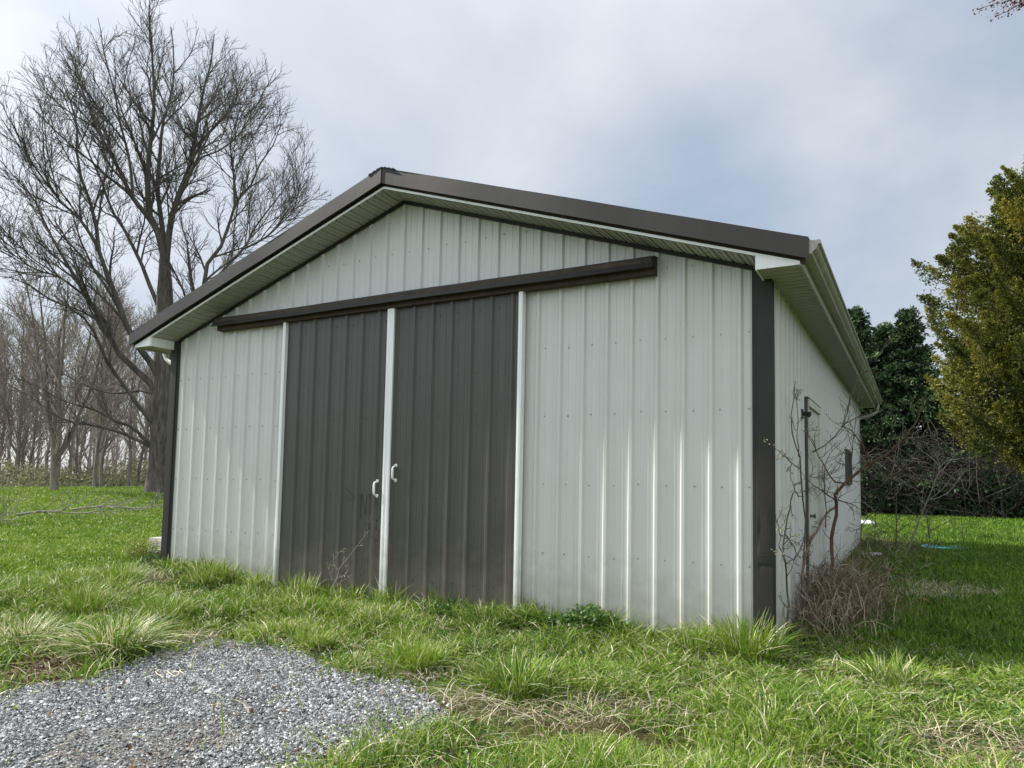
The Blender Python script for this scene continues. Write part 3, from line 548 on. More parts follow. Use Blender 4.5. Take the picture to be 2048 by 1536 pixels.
# ------------------------------------------------------------------ growth of bare branches
def unit(v): return v / (np.linalg.norm(v, axis=-1, keepdims=True) + 1e-9)
def spawn(P, R, m, n, length, ang, up=.1, jit=.12, t0=.2, t1=1.0, rmax=.02, rmin=.006, rf=.6, taper=.55, keep=None, rel=False):
    """m children on every parent; returns (B*m,n,3),(B*m,n)"""
    B, k, _ = P.shape
    if B == 0: return np.zeros((0, n, 3)), np.zeros((0, n))
    t = t0 + (t1 - t0) * ((np.arange(m)[None] + rng.random((B, m))) / m)
    f = t * (k - 1); i = np.minimum(f.astype(int), k - 2); w = (f - i)[..., None]
    bi = np.arange(B)[:, None]
    base = P[bi, i] * (1 - w) + P[bi, i + 1] * w
    tan = unit(P[bi, i + 1] - P[bi, i]); pr = R[bi, i] * (1 - w[..., 0]) + R[bi, i + 1] * w[..., 0]
    q = unit(np.cross(tan, rng.normal(size=tan.shape)))
    a = rng.normal(ang, ang * .25, t.shape)[..., None]
    d = unit(tan * np.cos(a) + q * np.sin(a) + np.array([0, 0, up]))
    ln = length * rng.uniform(.5, 1.25, t.shape) * (1 - taper * t)
    live = np.ones(t.shape, bool)
    if rel:
        pl = np.linalg.norm(np.diff(P, axis=1), axis=2).sum(1); pw = pl / np.quantile(pl, .7)
        ln = ln * np.clip(pw, .35, 1.2)[:, None] ** .6; live = rng.random(t.shape) < pw[:, None]
    base, d, ln, pr, live = base.reshape(-1, 3), d.reshape(-1, 3), ln.ravel(), pr.ravel(), live.ravel()
    base, d, ln, pr = base[live], d[live], ln[live], pr[live]
    pts = [base]
    for s in range(n - 1):
        pts.append(pts[-1] + d * (ln / (n - 1))[:, None]); d = unit(d + rng.normal(0, jit, d.shape) + np.array([0, 0, up]))
    Q = np.stack(pts, 1)
    r0 = np.clip(pr * rf, rmin, rmax)
    RR = r0[:, None] + (np.maximum(rmin * .7, r0 * .25) - r0)[:, None] * np.linspace(0, 1, n)[None]
    if keep is not None:
        ok = keep(Q[:, -1]); Q, RR = Q[ok], RR[ok]
    return Q, RR

# the big bare tree behind the shed's left end
big = empty('bare_tree', (-17.88, 9.28, .88), 'large bare tree with spreading limbs rising behind the left end of the shed', 'tree')
limb = {}
mbt = MB()
for nme, r0, r1, pts in BIG:
    nn = 18 if nme == 'trunk' else 14
    q = smooth_path(pts, nn); r = r0 + (r1 - r0) * np.linspace(0, 1, nn) ** .8
    if nme == 'trunk':
        r = r0 + (r1 - r0) * np.linspace(0, 1, nn); r[0] *= 1.55; r[1] *= 1.18; q[0, 2] -= .15; r[-4:] *= np.array([.95, .85, .7, .45])
        mbt.tube(q, r, 16); trunk_q = q
    else:
        q += np.cumsum(rng.normal(0, .022, q.shape), 0) * np.linspace(0, 1, nn)[:, None]
        carriers = [trunk_q] + [v[0] for v in limb.values()]
        fine_ = np.concatenate([smooth_path(c_, 120) for c_ in carriers])
        hit = fine_[np.argmin(np.linalg.norm(fine_ - q[0], axis=1))]
        q = q + (hit - q[0]) * (np.linspace(1, 0, nn) ** 2)[:, None]
        limb[nme] = (q, r * .84)
mbt.build('trunk', M['bark'], big, smooth=True)
LP = np.stack([v[0] for v in limb.values()]); LR = np.stack([v[1] for v in limb.values()])
cen = np.array([-18.2, 9.3, 9.2])
def crown(e):
    dv = (e - cen) / np.array([6.3, 5.6, 8.7])
    return (dv ** 2).sum(1) < 1.0
mbc = MB(); mbc.add(*tubes(LP, LR, 7), tint=.3)
low_ = np.array([k_ in ('l0', 'l1', 'l1b', 'l2') for k_ in limb]); A0, R0 = spawn(LP[low_], LR[low_], 6, 8, 1.8, .55, .06, .12, .25, 1.0, .03, .010, .5, .4, crown)
long_ = np.linalg.norm(LP[:, -1] - LP[:, 0], axis=1)
A1, R1 = spawn(LP[~low_], LR[~low_], 14, 8, 3.3, .58, .05, .10, .2, .96, .055, .014, .62, .55, crown)
A2, R2 = spawn(A1, R1, 13, 6, 1.35, .58, .08, .13, .15, 1.0, .018, .0078, .6, .4, crown, True)
A1 = np.concatenate([A1, A0]); R1 = np.concatenate([R1, R0])
B2, S2 = spawn(LP, LR, 9, 6, 1.3, .75, .09, .16, .2, 1.0, .022, .009, .4, .2, crown)
A2 = np.concatenate([A2, B2]); R2 = np.concatenate([R2, S2])
A3, R3 = spawn(A2, R2, 8, 4, .50, .65, .10, .2, .12, 1.0, .0078, .0058, .7, .3, None, True)
for q, r, kk in ((A1, R1, 5), (A2, R2, 4), (A3, R3, 3)): mbc.add(*tubes(q, r, kk), tint=.4)
mbc.build('crown', M['twig'], big, smooth=True)

# smaller bare trees of the plantation behind the lawn
def small_tree(seed, h, r, nb, low, ang, red=False, twig=.42, stems=1):
    global rng
    keep_rng = rng; rng = np.random.default_rng(seed)
    zz = np.linspace(0, h, 12); q = np.stack([np.cumsum(rng.normal(0, .05, 12)), np.cumsum(rng.normal(0, .05, 12)), zz], -1); q[0] = 0; q[0, 2] = -.2
    rr = r * (1 - zz / h) ** .8 + .012; rr[0] *= 1.25
    Ts, Rs = [q], [rr]
    for s_ in range(stems - 1):
        a = rng.uniform(0, 2 * PI); b = rng.uniform(.25, .5)
        z0 = h * rng.uniform(.14, .25); hh = (h - z0) * rng.uniform(.75, 1.0)
        t = np.linspace(0, 1, 12)
        st = np.stack([np.cos(a) * b * hh * (t ** .7) * .55, np.sin(a) * b * hh * (t ** .7) * .55, z0 + hh * t], -1) + np.cumsum(rng.normal(0, .04, (12, 3)), 0)
        st[0] = (0, 0, z0); Ts.append(st); Rs.append(r * .55 * (1 - t) ** .8 + .010)
    T_, R_ = np.stack(Ts), np.stack(Rs)
    a1, r1 = spawn(T_, R_, nb, 7, h * .36, ang, .10, .10, low, .98, .05, .010, .5, .72)
    a2, r2 = spawn(a1, r1, 7, 5, h * .13, .6, .10, .15, .15, 1.0, .016, .008, .55, .4)
    a3, r3 = spawn(a2, r2, 4, 3, twig, .6, .12, .2, .2, 1.0, .009, .007, .7, .3)
    rng = keep_rng
    mt = MB().add(*tubes(T_, R_, 8)); mc = MB()
    for qq, r_, k in ((a1, r1, 4), (a2, r2, 3), (a3, r3, 3)): mc.add(*tubes(qq, r_, k), tint=np.repeat(np.random.default_rng(seed + 1).random(len(qq)), qq.shape[1] * k))
    return mt, mc
def plant(mt, mc, loc, label, twig_mat, group=None, cat='tree', name='bare_tree'):
    o = empty(name, (0, 0, 0), label, cat, group)
    mt.build('trunk', M['far_bark'], o, smooth=True); mc.build('crown', twig_mat, o)
    o.location = loc
    return o
def copy_thing(o, loc, rz, sc_, label):
    c = o.copy(); COL.objects.link(c); c.location = loc; c.rotation_euler = (0, 0, rz); c.scale = (sc_,) * 3; c['label'] = label
    for ch in o.children:
        d = ch.copy(); COL.objects.link(d); d.parent = c
    return c
on = lambda x, y, dz=-.05: (x, y, float(H(x, y)) + dz)
GP = 'bare trees along the far edge of the lawn'
plant(*small_tree(3, 7.4, .10, 13, .14, .62, stems=6), on(-20.85, 7.59), 'broad bare tree with many rising stems, nearest of those left of the big tree', M['far_twig'], GP)
v1 = plant(*small_tree(21, 7.4, .062, 34, .16, .55), on(-26.66, 12.49), 'slender bare tree with pale twisted trunk, midway between the broad tree and the big tree', M['far_twig'], GP)
v2 = plant(*small_tree(33, 8.0, .07, 36, .12, .52, stems=2), on(-24.41, 10.9), 'tall bare tree with dark trunk, first one right of the broad many stemmed tree', M['far_twig'], GP)
v3 = plant(*small_tree(47, 7.2, .06, 32, .2, .6), on(-25.13, 12.64), 'bare tree with thin straight trunk, second one left of the big trunk', M['far_twig'], GP)
v4 = plant(*small_tree(59, 6.2, .11, 30, .15, .6, stems=3), on(-38.5, 12.6), 'reddish budding tree at the left edge of the photo', M['red_twig'], GP)
for (x, y), s_, rz, src, lb in [
    ((-24.6, 13.4), 1.0, 2.1, v2, 'bare tree with straight trunk standing just left of the big trunk'),
    ((-27.6, 14.6), 1.1, 4.0, v3, 'thin bare tree half hidden by the big trunk, farther back'),
    ((-31.15, 12.48), 1.0, .7, v1, 'bare tree just left of the broad many stemmed tree, farther back'),
    ((-33.86, 13.17), 1.05, 3.3, v3, 'bare tree two trunks left of the broad many stemmed tree'),
    ((-36.0, 13.6), 1.15, 5.1, v2, 'dark trunked bare tree of the close pair near the left edge'),
    ((-36.8, 14.1), 1.1, 1.3, v1, 'lighter trunked bare tree of the close pair near the left edge'),
    ((-29.3, 12.9), .95, 2.7, v3, 'thin leaning bare tree close behind the broad many stemmed tree'),
    ((-30.5, 14.6), 1.15, .2, v2, 'bare tree seen through the low branches right of the broad tree'),
    ((-41.0, 14.9), 1.1, 4.4, v1, 'bare tree beside the reddish tree at the left edge')]:
    copy_thing(src, on(x, y), rz, s_, lb)

# the wood beyond: too many trunks to count
mw = MB(); wr = np.random.default_rng(8)
for i in range(95):
    ang = wr.uniform(-74, -50); d = wr.uniform(48, 82)
    x = 4.66 + d * math.sin(math.radians(ang)); y = -5.6 + d * math.cos(math.radians(ang)); h = wr.uniform(5.5, 9)
    t = np.linspace(0, 1, 7); q = np.stack([x + np.cumsum(wr.normal(0, .08, 7)), y + np.cumsum(wr.normal(0, .08, 7)), .8 + h * t], -1)
    r = wr.uniform(.035, .08) * (1 - t) ** .7 + .02
    rng_keep = rng; rng = wr
    a1, r1 = spawn(q[None], r[None], 15, 5, h * .36, .55, .1, .12, .06, .97, .05, .022, .5, .7)
    a2, r2 = spawn(a1, r1, 7, 3, h * .13, .6, .12, .2, .2, 1.0, .02, .014, .6, .4)
    rng = rng_keep
    tn = wr.uniform(.2, .8)
    mw.add(*tubes(q[None], r[None], 5), tint=tn); mw.add(*tubes(a1, r1, 3), tint=tn); mw.add(*tubes(a2, r2, 3), tint=min(1, tn + .15))
tag(mw.build('distant_woods', M['far_twig']), 'hazy bare wood far behind the lawn and plantation trees', 'woods', kind='stuff')

# ------------------------------------------------------------------ leaves
def leaves(mb, C, size, rg, tint, aspect=.45, upb=.3, droop=0):
    """one bent leaf or spray per centre: 2 triangles sharing a rib"""
    n = len(C)
    d = unit(rg.normal(size=(n, 3)) + np.array([0, 0, upb])); s = unit(np.cross(d, rg.normal(size=(n, 3))))
    nrm = np.cross(d, s)
    L_ = (size * rg.uniform(.6, 1.4, n))[:, None]
    a = C; b = C + d * L_ * .5 + s * L_ * aspect * .5 + nrm * L_ * .10; c = C + d * L_; e = C + d * L_ * .5 - s * L_ * aspect * .5 + nrm * L_ * .10
    V = np.stack([a, b, c, e], 1).reshape(-1, 3)
    i = np.arange(n)[:, None] * 4
    F = np.concatenate([i + np.array([[0, 1, 2]]), i + np.array([[0, 2, 3]])])
    mb.add(V, F, 0, np.repeat(np.clip(tint, 0, 1), 4))
def sprays(mb, C, D, size, rg, tint, nf=5, spread=.5, asp=.22):
    """a flat fan of narrow leaflets round direction D"""
    n = len(C)
    side = unit(np.cross(D, rg.normal(size=(n, 3))))
    for k in range(nf):
        a = (k / (nf - 1) - .5) * 2 * spread
        base = C + D * (size * .16 * (nf - abs(k - nf / 2)))[:, None] * .5
        d = unit(D * math.cos(a) + side * math.sin(a) + rg.normal(0, .15, (n, 3)))
        w = unit(np.cross(d, rg.normal(size=(n, 3))))
        L_ = (size * rg.uniform(.6, 1.1, n))[:, None]
        V = np.stack([base - w * L_ * asp * .3, base + d * L_ * .5 + w * L_ * asp * .5, base + d * L_, base + d * L_ * .4 - w * L_ * asp * .5], 1).reshape(-1, 3)
        i = np.arange(n)[:, None] * 4
        F = np.concatenate([i + np.array([[0, 1, 2]]), i + np.array([[0, 2, 3]])])
        mb.add(V, F, 0, np.repeat(np.clip(tint + rg.normal(0, .06, n), 0, 1), 4))

# red cedar at the right edge
cx, cy = 7.36, 11.19
cz = float(H(cx, cy))
ced = empty('cedar_tree', (cx, cy, cz), 'olive and golden green cedar tree at the right edge of the photo', 'tree')
rg = np.random.default_rng(17)
mb = MB(); mb.tube(smooth_path([(cx, cy, cz - .2), (cx + .05, cy, 2.5), (cx - .05, cy + .05, 6), (cx, cy, 8.7)], 14), np.linspace(.26, .03, 14), 10)
zk = [1.75, 2.0, 2.3, 3.0, 4.1, 4.95, 5.4, 5.9, 6.5, 6.9, 7.35, 7.8, 8.3]; rk = [.65, 1.05, 1.55, 1.95, 2.3, 2.3, 1.8, 2.0, 1.9, 1.6, 1.0, .5, .1]
mf = MB(); nl = 560
for i in range(nl):
    z = rg.uniform(1.8, 8.0); Rz = float(np.interp(z, zk, rk)); a = rg.uniform(0, 2 * PI) if rg.random() < .35 else rg.uniform(math.radians(140), math.radians(330))
    rr = Rz * math.sqrt(rg.uniform(.05, 1.0)) * (1 + .14 * math.sin(3 * a + z * 1.9) + .08 * math.sin(5 * a - z * 3.1))
    o_ = np.array([cx + rr * math.cos(a), cy + rr * math.sin(a), z])
    axis = unit(np.array([math.cos(a) * .8, math.sin(a) * .8, .55 + .5 * rg.random()])); ln = rg.uniform(.25, 1.0) * (.6 + .4 * Rz / 2.5)
    root = np.array([cx, cy, max(1.2, z - rr * .45)])
    if i % 2 == 0: mb.tube(smooth_path([root, (root + o_) / 2 + (0, 0, -.1), o_], 6), np.linspace(.045, .008, 6), 4)
    k = 300
    t = rg.random(k) ** .8; wd = .24 * (1 - t * .85) * (.7 + .6 * rg.random())
    C_ = o_ - axis * .2 + axis[None] * (t * ln)[:, None] + rg.normal(0, 1, (k, 3)) * wd[:, None] * .55
    out_ = unit(C_ - np.array([cx, cy, z - .7])); D_ = unit(out_ * .6 + axis * .6 + rg.normal(0, .45, (k, 3)))
    gold = rg.normal(.40, .19)
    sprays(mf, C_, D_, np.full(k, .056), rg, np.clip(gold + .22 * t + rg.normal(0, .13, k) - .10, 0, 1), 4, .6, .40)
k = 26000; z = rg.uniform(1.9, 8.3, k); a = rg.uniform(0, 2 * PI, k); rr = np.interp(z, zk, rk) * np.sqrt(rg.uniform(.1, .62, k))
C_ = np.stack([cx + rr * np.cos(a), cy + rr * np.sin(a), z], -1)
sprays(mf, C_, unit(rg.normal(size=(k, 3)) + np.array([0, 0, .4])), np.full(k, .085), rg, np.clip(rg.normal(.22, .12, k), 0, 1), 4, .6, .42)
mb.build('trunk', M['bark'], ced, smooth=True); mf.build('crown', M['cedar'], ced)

# dark conifers behind
def conifer(seed, x, y, h, rad, label, base=.3):
    rg = np.random.default_rng(seed); z0 = float(H(x, y))
    o = empty('conifer_tree', (x, y, z0), label, 'tree', 'dark conifers behind the right end of the shed')
    mt = MB(); mt.tube([(x, y, z0 - .2), (x, y, z0 + h * .5), (x, y, z0 + h)], [.2, .12, .015], 8); mf = MB()
    nb = int(h * 26)
    for i in range(nb):
        t = (i + rg.random()) / nb; z = z0 + base + (h - base) * t
        R_ = rad * (1 - t) ** 1.15 * rg.uniform(.55, 1.2) + .07; a = rg.uniform(0, 2 * PI)
        s = np.linspace(0, 1, 6); dr = np.array([math.cos(a), math.sin(a), 0])
        rise = .9 if t > .8 else .35
        q = np.array([x, y, z]) + dr * (s * R_)[:, None] + np.array([0, 0, 1.0]) * (rise * R_ * s - .35 * R_ * s ** 2)[:, None]
        mt.tube(q, np.linspace(.03, .006, 6), 3)
        k = int(26 + 95 * R_ / rad); u = rg.random(k) ** .6
        C_ = np.array([x, y, z]) + dr * (u * R_)[:, None] + np.array([0, 0, 1.0]) * (rise * R_ * u - .35 * R_ * u ** 2)[:, None] + rg.normal(0, .10 + .05 * R_, (k, 3)) * np.array([1, 1, .5])
        D_ = unit(dr + rg.normal(0, .5, (k, 3)) + np.array([0, 0, .25]))
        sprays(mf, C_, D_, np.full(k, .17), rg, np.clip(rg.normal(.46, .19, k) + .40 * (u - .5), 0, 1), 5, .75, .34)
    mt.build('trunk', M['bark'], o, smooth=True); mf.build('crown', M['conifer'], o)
conifer(2, 2.75, 22.4, 7.4, 2.5, 'dark green conifer whose spiky top shows just right of the gutter')
conifer(4, 4.45, 22.5, 7.2, 2.6, 'dark green conifer with the pointed top midway between shed and cedar')
conifer(6, 3.65, 23.4, 6.9, 2.7, 'lower dark conifer between the two pointed conifer tops')
conifer(8, 6.3, 24.0, 6.2, 2.4, 'dark conifer mostly hidden behind the cedar')
conifer(10, 8.6, 24.5, 6.4, 2.4, 'dark conifer behind the cedar at the right edge')
conifer(12, 1.0, 24.0, 6.0, 2.2, 'dark conifer largely hidden behind the shed roof')

# tangled thicket below the conifers
mk = MB(); rg = np.random.default_rng(23)
n = 1000
bx = rg.uniform(1.5, 10.5, n); by = rg.uniform(19.6, 22.2, n)
t = np.linspace(0, 1, 7)
hd = rg.uniform(0, 2 * PI, n); ln = rg.uniform(.6, 3.6, n); ht = rg.uniform(.1, 1.9, n)
q = np.stack([bx[:, None] + np.cos(hd)[:, None] * ln[:, None] * t, by[:, None] + .4 * np.sin(hd)[:, None] * ln[:, None] * t,
              H(bx, by)[:, None] + ht[:, None] * np.sin(t * rg.uniform(1.4, 3.3, n)[:, None]) + (rg.uniform(0, 1.3, n) * (rg.random(n) < .75))[:, None]], -1) + np.cumsum(rg.normal(0, .10, (n, 7, 3)), 1)
mk.add(*tubes(q, np.broadcast_to(rg.uniform(.006, .02, n)[:, None], (n, 7)) * np.linspace(1, .5, 7), 3), m=0, tint=np.repeat(rg.uniform(.0, .72, n) ** 2.4, 21))
tag(mk.build('brush_thicket', M['brush']), 'tangled bare brush below the dark conifers at the far right', 'brush', kind='stuff')
mk = MB(); n = 16000
bx = rg.uniform(1.0, 10.8, n); by = rg.uniform(20.1, 23.2, n); bz = H(bx, by) + rg.uniform(0, 1, n) ** 1.2 * (1.2 + .5 * (by - 20.1))
leaves(mk, np.stack([bx, by, bz], -1), np.full(n, .16), rg, rg.uniform(0, .22, n), .6, .2)
tag(mk.build('thicket_leaves', M['leaf_dark']), 'dark leafy undergrowth deep inside the brush under the conifers', 'undergrowth', kind='stuff')
# pale low undergrowth between the plantation trunks
mk = MB(); n = 26000
an = np.radians(rg.uniform(-75, -54, n)); d = rg.uniform(36, 62, n)
bx = 4.66 + d * np.sin(an); by = -5.6 + d * np.cos(an); cl = fbm(bx * .35, by * .35)
bz = H(bx, by) + rg.random(n) ** 1.5 * (.25 + 2.6 * np.clip(cl - .3, 0, 1))
leaves(mk, np.stack([bx, by, bz], -1), np.full(n, .16), rg, np.clip(rg.normal(.5, .25, n), 0, 1), .4, .6)
tag(mk.build('undergrowth', M['undergrowth']), 'pale scrubby undergrowth between the trunks behind the lawn', 'undergrowth', kind='stuff')

# ------------------------------------------------------------------ bare shrubs beside the shed
def buds(mb, P, rg, per, size):
    for q in P:
        k = rg.integers(max(1, per - 2), per + 2)
        for _ in range(k):
            i = rg.integers(1, len(q)); c = q[i] + rg.normal(0, .004, 3); d = unit(rg.normal(size=3) + np.array([0, 0, .7])); L_ = size * rg.uniform(.6, 1.3)
            mb.tube([c, c + d * L_ * .4, c + d * L_], [.001, size * .22, .0008], 4, m=1, tint=rg.random())
def shrub(name, curves, stem, twig, loc, label, cat='shrub', seed=1, ntw=4, tl=.22, group=None, nb=2, bsize=.018, root=True):
    global rng
    keep_ = rng; rng = rg = np.random.default_rng(seed)
    o = empty(name, loc, label, cat, group)
    ms = MB(); mt = MB(); mbud = MB(); all_q = []
    for ci, (r0, r1, pts) in enumerate(curves):
        pts = np.array(pts)
        if root and ci == 0: pts = np.concatenate([[(pts[0][0], pts[0][1], float(H(*pts[0][:2])) - .05)], pts]) if pts[0][2] > float(H(*pts[0][:2])) + .02 else pts
        q = smooth_path(pts, 14); q = q + rg.normal(0, .004, q.shape); r = np.linspace(r0, r1, 14) * (1.1 if r0 < .01 else 1.1)
        (ms if r0 >= .0075 else mt).tube(q, r, 6); all_q.append((q, r))
    P = np.stack([a for a, b in all_q]); R_ = np.stack([b for a, b in all_q])
    R_ = R_ * np.where(R_ < .008, 1.35, 1.0); a1, r1_ = spawn(P, R_, ntw, 5, tl, .8, .05, .2, .15, .98, .0045, .0026, .6, .3)
    if len(a1): mt.add(*tubes(a1, r1_, 4))
    a2, r2_ = spawn(a1, r1_, 2, 4, tl * .5, .7, .05, .2, .25, .95, .003, .0022, .7, .3); mt.add(*tubes(a2, r2_, 3))
    mt.bud = True; buds(mt, list(a1) + list(a2) + list(P), rg, nb, bsize)
    if ms.V: ms.build('stem', stem, o, smooth=True)
    mt.build('crown', [twig, M['bud']], o, smooth=True)
    rng = keep_
    return o
shrub('bare_shrub', SHRUB, M['stem_brown'], M['stem_dark'], on(3.9, 3.3, 0), 'bare shrub with a crooked brown stem in front of the side door', seed=2, ntw=7, tl=.36, nb=2)
shrub('bare_sapling', SAPA, M['stem_dark'], M['stem_dark'], on(3.85, 1.5, 0), 'low forked budding sapling nearest the dented corner trim', 'sapling', 3, 5, .16, 'thin saplings along the side wall', 3)
shrub('bare_sapling', SAPB, M['stem_dark'], M['stem_dark'], on(3.85, 2.2, 0), 'thin upright budding sapling reaching up beside the side door frame', 'sapling', 4, 4, .16, 'thin saplings along the side wall', 3)
RL = {'a': 'dark stick sapling at the back corner of the shed', 'b': 'thin forked sapling just right of the back corner', 'c': 'dark upright sapling with a bent top against the thicket',
      'd': 'pale leaning shrub with fan of light branches in front of the thicket', 'e': 'dark twin stemmed sapling left of the blue disc', 'f': 'slight twiggy sapling right of the blue disc'}
for k_, cv_ in RSAP:
    l0 = cv_[0][2][0]
    shrub('bare_sapling', [tuple(c) for c in cv_], M['stem_pale'] if k_ == 'd' else M['stem_dark'], M['stem_pale'] if k_ == 'd' else M['stem_dark'], on(l0[0], l0[1], 0), RL[k_], 'sapling', 30 + ord(k_), 4, .22, 'saplings on the grass beyond the shed', 1, .012)
shrub('bare_sapling', DOORW, M['stem_pale'], M['stem_pale'], on(-.72, -.25, 0), 'small dry twiggy weed in front of the left sliding door', 'weed', 41, 5, .08, None, 1, .008)

# ------------------------------------------------------------------ grass
CAM = np.array([4.662, -5.592])
STRAW = [(.63, -.38, .5, .12), (-3.3, -.55, .6, .28), (4.97, -1.35, .5, .33), (3.1, -1.6, .4, .16), (2.85, -1.98, .4, .16), (2.15, -2.05, .42, .22), (4.97, 3.9, .7, .45), (4.7, 3.3, .5, .4), (3.4, -.5, .3, .1),
         (3.9, 10.2, 1.0, .7), (1.45, -1.68, .35, .12), (-.7, -1.75, .3, .2), (4.4, -2.1, .35, .2), (3.6, -1.1, .25, .12)]
def straw_w(x, y):
    w = np.zeros(np.shape(x))
    nx_ = .25 * (fbm(x * 4, y * 4) - .5); ny_ = .25 * (fbm(x * 4 + 40, y * 4) - .5)
    for a, b, c, d in STRAW: w = np.maximum(w, 1 - ss(.55, 1.15, np.sqrt(((x + nx_ - a) / c) ** 2 + ((y + ny_ - b) / d) ** 2)))
    return w
BARE = [(-.92, -2.78, .45, .30), (-1.7, -2.75, .4, .22), (2.55, -2.12, .55, .22), (.35, -1.50, .6, .10), (2.0, -1.8, .4, .14), (4.9, -1.75, .5, .22), (1.0, -.62, .35, .10), (3.2, -2.0, .3, .12), (4.6, -.95, .35, .12)]
def bare_w(x, y):
    w = np.zeros(np.shape(x)); nx_ = .3 * (fbm(x * 3.3 + 5, y * 3.3) - .5); ny_ = .3 * (fbm(x * 3.3 + 45, y * 3.3) - .5)
    for a, b, c, d in BARE: w = np.maximum(w, 1 - ss(.5, 1.2, np.sqrt(((x + nx_ - a) / c) ** 2 + ((y + ny_ - b) / d) ** 2)))
    return w
def in_barn(x, y): return (np.abs(x) < W2 + .015) & (y > -.02) & (y < LEN + .02)
def blades(mb, x, y, h, w, lean, tint, rg, nseg=3, z=None, curl=1.0):
    n = len(x); a = rg.uniform(0, 2 * PI, n); dirv = np.stack([np.cos(a), np.sin(a), np.zeros(n)], -1)
    fa = rg.uniform(0, 2 * PI, n); wid = np.stack([np.cos(fa), np.sin(fa), np.zeros(n)], -1)
    z = Hd(x, y) - .008 if z is None else z
    B = np.stack([x, y, z], -1)
    lv = []
    for k in range(nseg + 1):
        t = k / nseg
        ctr = B + dirv * (h * lean * (t ** (1.0 + curl)))[:, None] + np.array([0, 0, 1.0]) * (h * (t - .38 * np.minimum(lean, 1.7) * t * t))[:, None]
        ww = (w * (1 - t) ** .45 * (1.0 if k < nseg else 0))[:, None] * .5
        if k < nseg: lv += [ctr - wid * ww, ctr + wid * ww]
        else: lv.append(ctr)
    V = np.stack(lv, 1); m = V.shape[1]
    fs = [np.array([[2 * k, 2 * k + 1, 2 * k + 3, 2 * k + 2]]) for k in range(nseg - 1)]
    i = np.arange(n)[:, None] * m
    FQ = np.concatenate([i + f for f in fs]) if fs else np.zeros((0, 4), int)
    FT = i + np.array([[2 * nseg - 2, 2 * nseg - 1, 2 * nseg]])
    mb.add(V.reshape(-1, 3), [FQ, FT], 0, np.repeat(np.clip(tint, 0, 1), m))

rg = np.random.default_rng(77)
def wedge(n_per_r):
    xs_, ys_ = [], []
    for r0, r1, dens in n_per_r:
        area = .5 * (r1 ** 2 - r0 ** 2) * math.radians(110); n_ = int(area * dens)
        r = np.sqrt(rg.uniform(r0 ** 2, r1 ** 2, n_)); a = np.radians(rg.uniform(-78, 32, n_))
        xs_.append(CAM[0] + r * np.sin(a)); ys_.append(CAM[1] + r * np.cos(a))
    x, y = np.concatenate(xs_), np.concatenate(ys_)
    ok = ~in_barn(x, y) & ~((np.abs(x) < 3.2) & (y > 0))
    return x[ok], y[ok]
x, y = wedge([(1.6, 3.5, 4600), (3.5, 5, 4500), (5, 7, 4400), (7, 10, 3300), (10, 15, 1900), (15, 22, 900), (22, 34, 420)])
sw = straw_w(x, y); gr = in_gravel(x, y)
near_edge = in_gravel(x + rg.normal(0, .14, len(x)), y + rg.normal(0, .14, len(x)))
clump = fbm(x * 1.5 + 7, y * 1.5); fine = fbm(x * 5, y * 5)
gr = gr & (in_gravel(x + rg.normal(0, .16, len(x)), y + rg.normal(0, .14, len(x)))); ok = (~gr | (rg.random(len(x)) < .014)) & (rg.random(len(x)) > .85 * sw) & (rg.random(len(x)) > .90 * bare_w(x, y)) & ~(near_edge & (rg.random(len(x)) < .72))
rough = ss(-4.5, -3.0, x) * ss(.6, .1, y)
ok &= (rg.random(len(x)) < np.clip(.30 + 2.6 * (clump * .6 + fine * .4 - .32), .16, 1)) | (rough < .5)
x, y, sw, clump, fine, rough = [v[ok] for v in (x, y, sw, clump, fine, rough)]
dist = np.hypot(x - CAM[0], y - CAM[1]); n = len(x)
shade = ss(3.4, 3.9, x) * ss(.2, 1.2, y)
wall = np.exp(-((y + .12) / .16) ** 2) * (np.abs(x) < 3.9) * (y < .1)
lawn_h = rg.uniform(.055, .105, n) * (1 + .5 * ss(14, 30, dist))
h = lawn_h * (1 - rough) + rough * (.045 + .20 * np.clip(clump * 1.9 - .55, 0, 1) * rg.uniform(.5, 1.3, n) + .05 * fine)
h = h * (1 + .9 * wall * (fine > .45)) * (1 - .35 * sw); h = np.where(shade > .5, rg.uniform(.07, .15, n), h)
rb = ss(2.2, 2.9, x) * ss(-1.7, -1.1, y) * ss(.5, -.05, y); h = h * (1 + .05 * rb)
w = .0098 * (dist / 5) ** .65 * rg.uniform(.6, 1.4, n); w = np.maximum(w, .006)
lean = rg.uniform(.1, .9, n) + .6 * rough * rg.random(n) ** 2 + .3 * rb
tint = .46 + .30 * (fine - .5) + .22 * (fbm(x * .7, y * .7) - .5) + rg.normal(0, .12, n)
flat = (rg.random(n) < .24 * rough); lean = np.where(flat, rg.uniform(1.2, 2.3, n), lean); h = np.where(flat, h * .8, h)
tint = np.where(rg.random(n) < .012 + .15 * rough + .35 * sw, rg.uniform(.74, 1, n), tint)
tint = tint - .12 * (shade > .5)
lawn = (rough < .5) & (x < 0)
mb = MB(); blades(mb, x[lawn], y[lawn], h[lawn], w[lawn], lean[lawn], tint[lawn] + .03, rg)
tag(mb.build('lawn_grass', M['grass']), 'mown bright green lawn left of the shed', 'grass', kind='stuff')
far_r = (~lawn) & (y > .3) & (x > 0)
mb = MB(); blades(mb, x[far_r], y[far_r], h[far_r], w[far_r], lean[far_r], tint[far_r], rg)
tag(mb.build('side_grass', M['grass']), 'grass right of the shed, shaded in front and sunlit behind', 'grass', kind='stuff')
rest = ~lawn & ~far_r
mb = MB(); blades(mb, x[rest], y[rest], h[rest], w[rest], lean[rest], tint[rest], rg, 4)
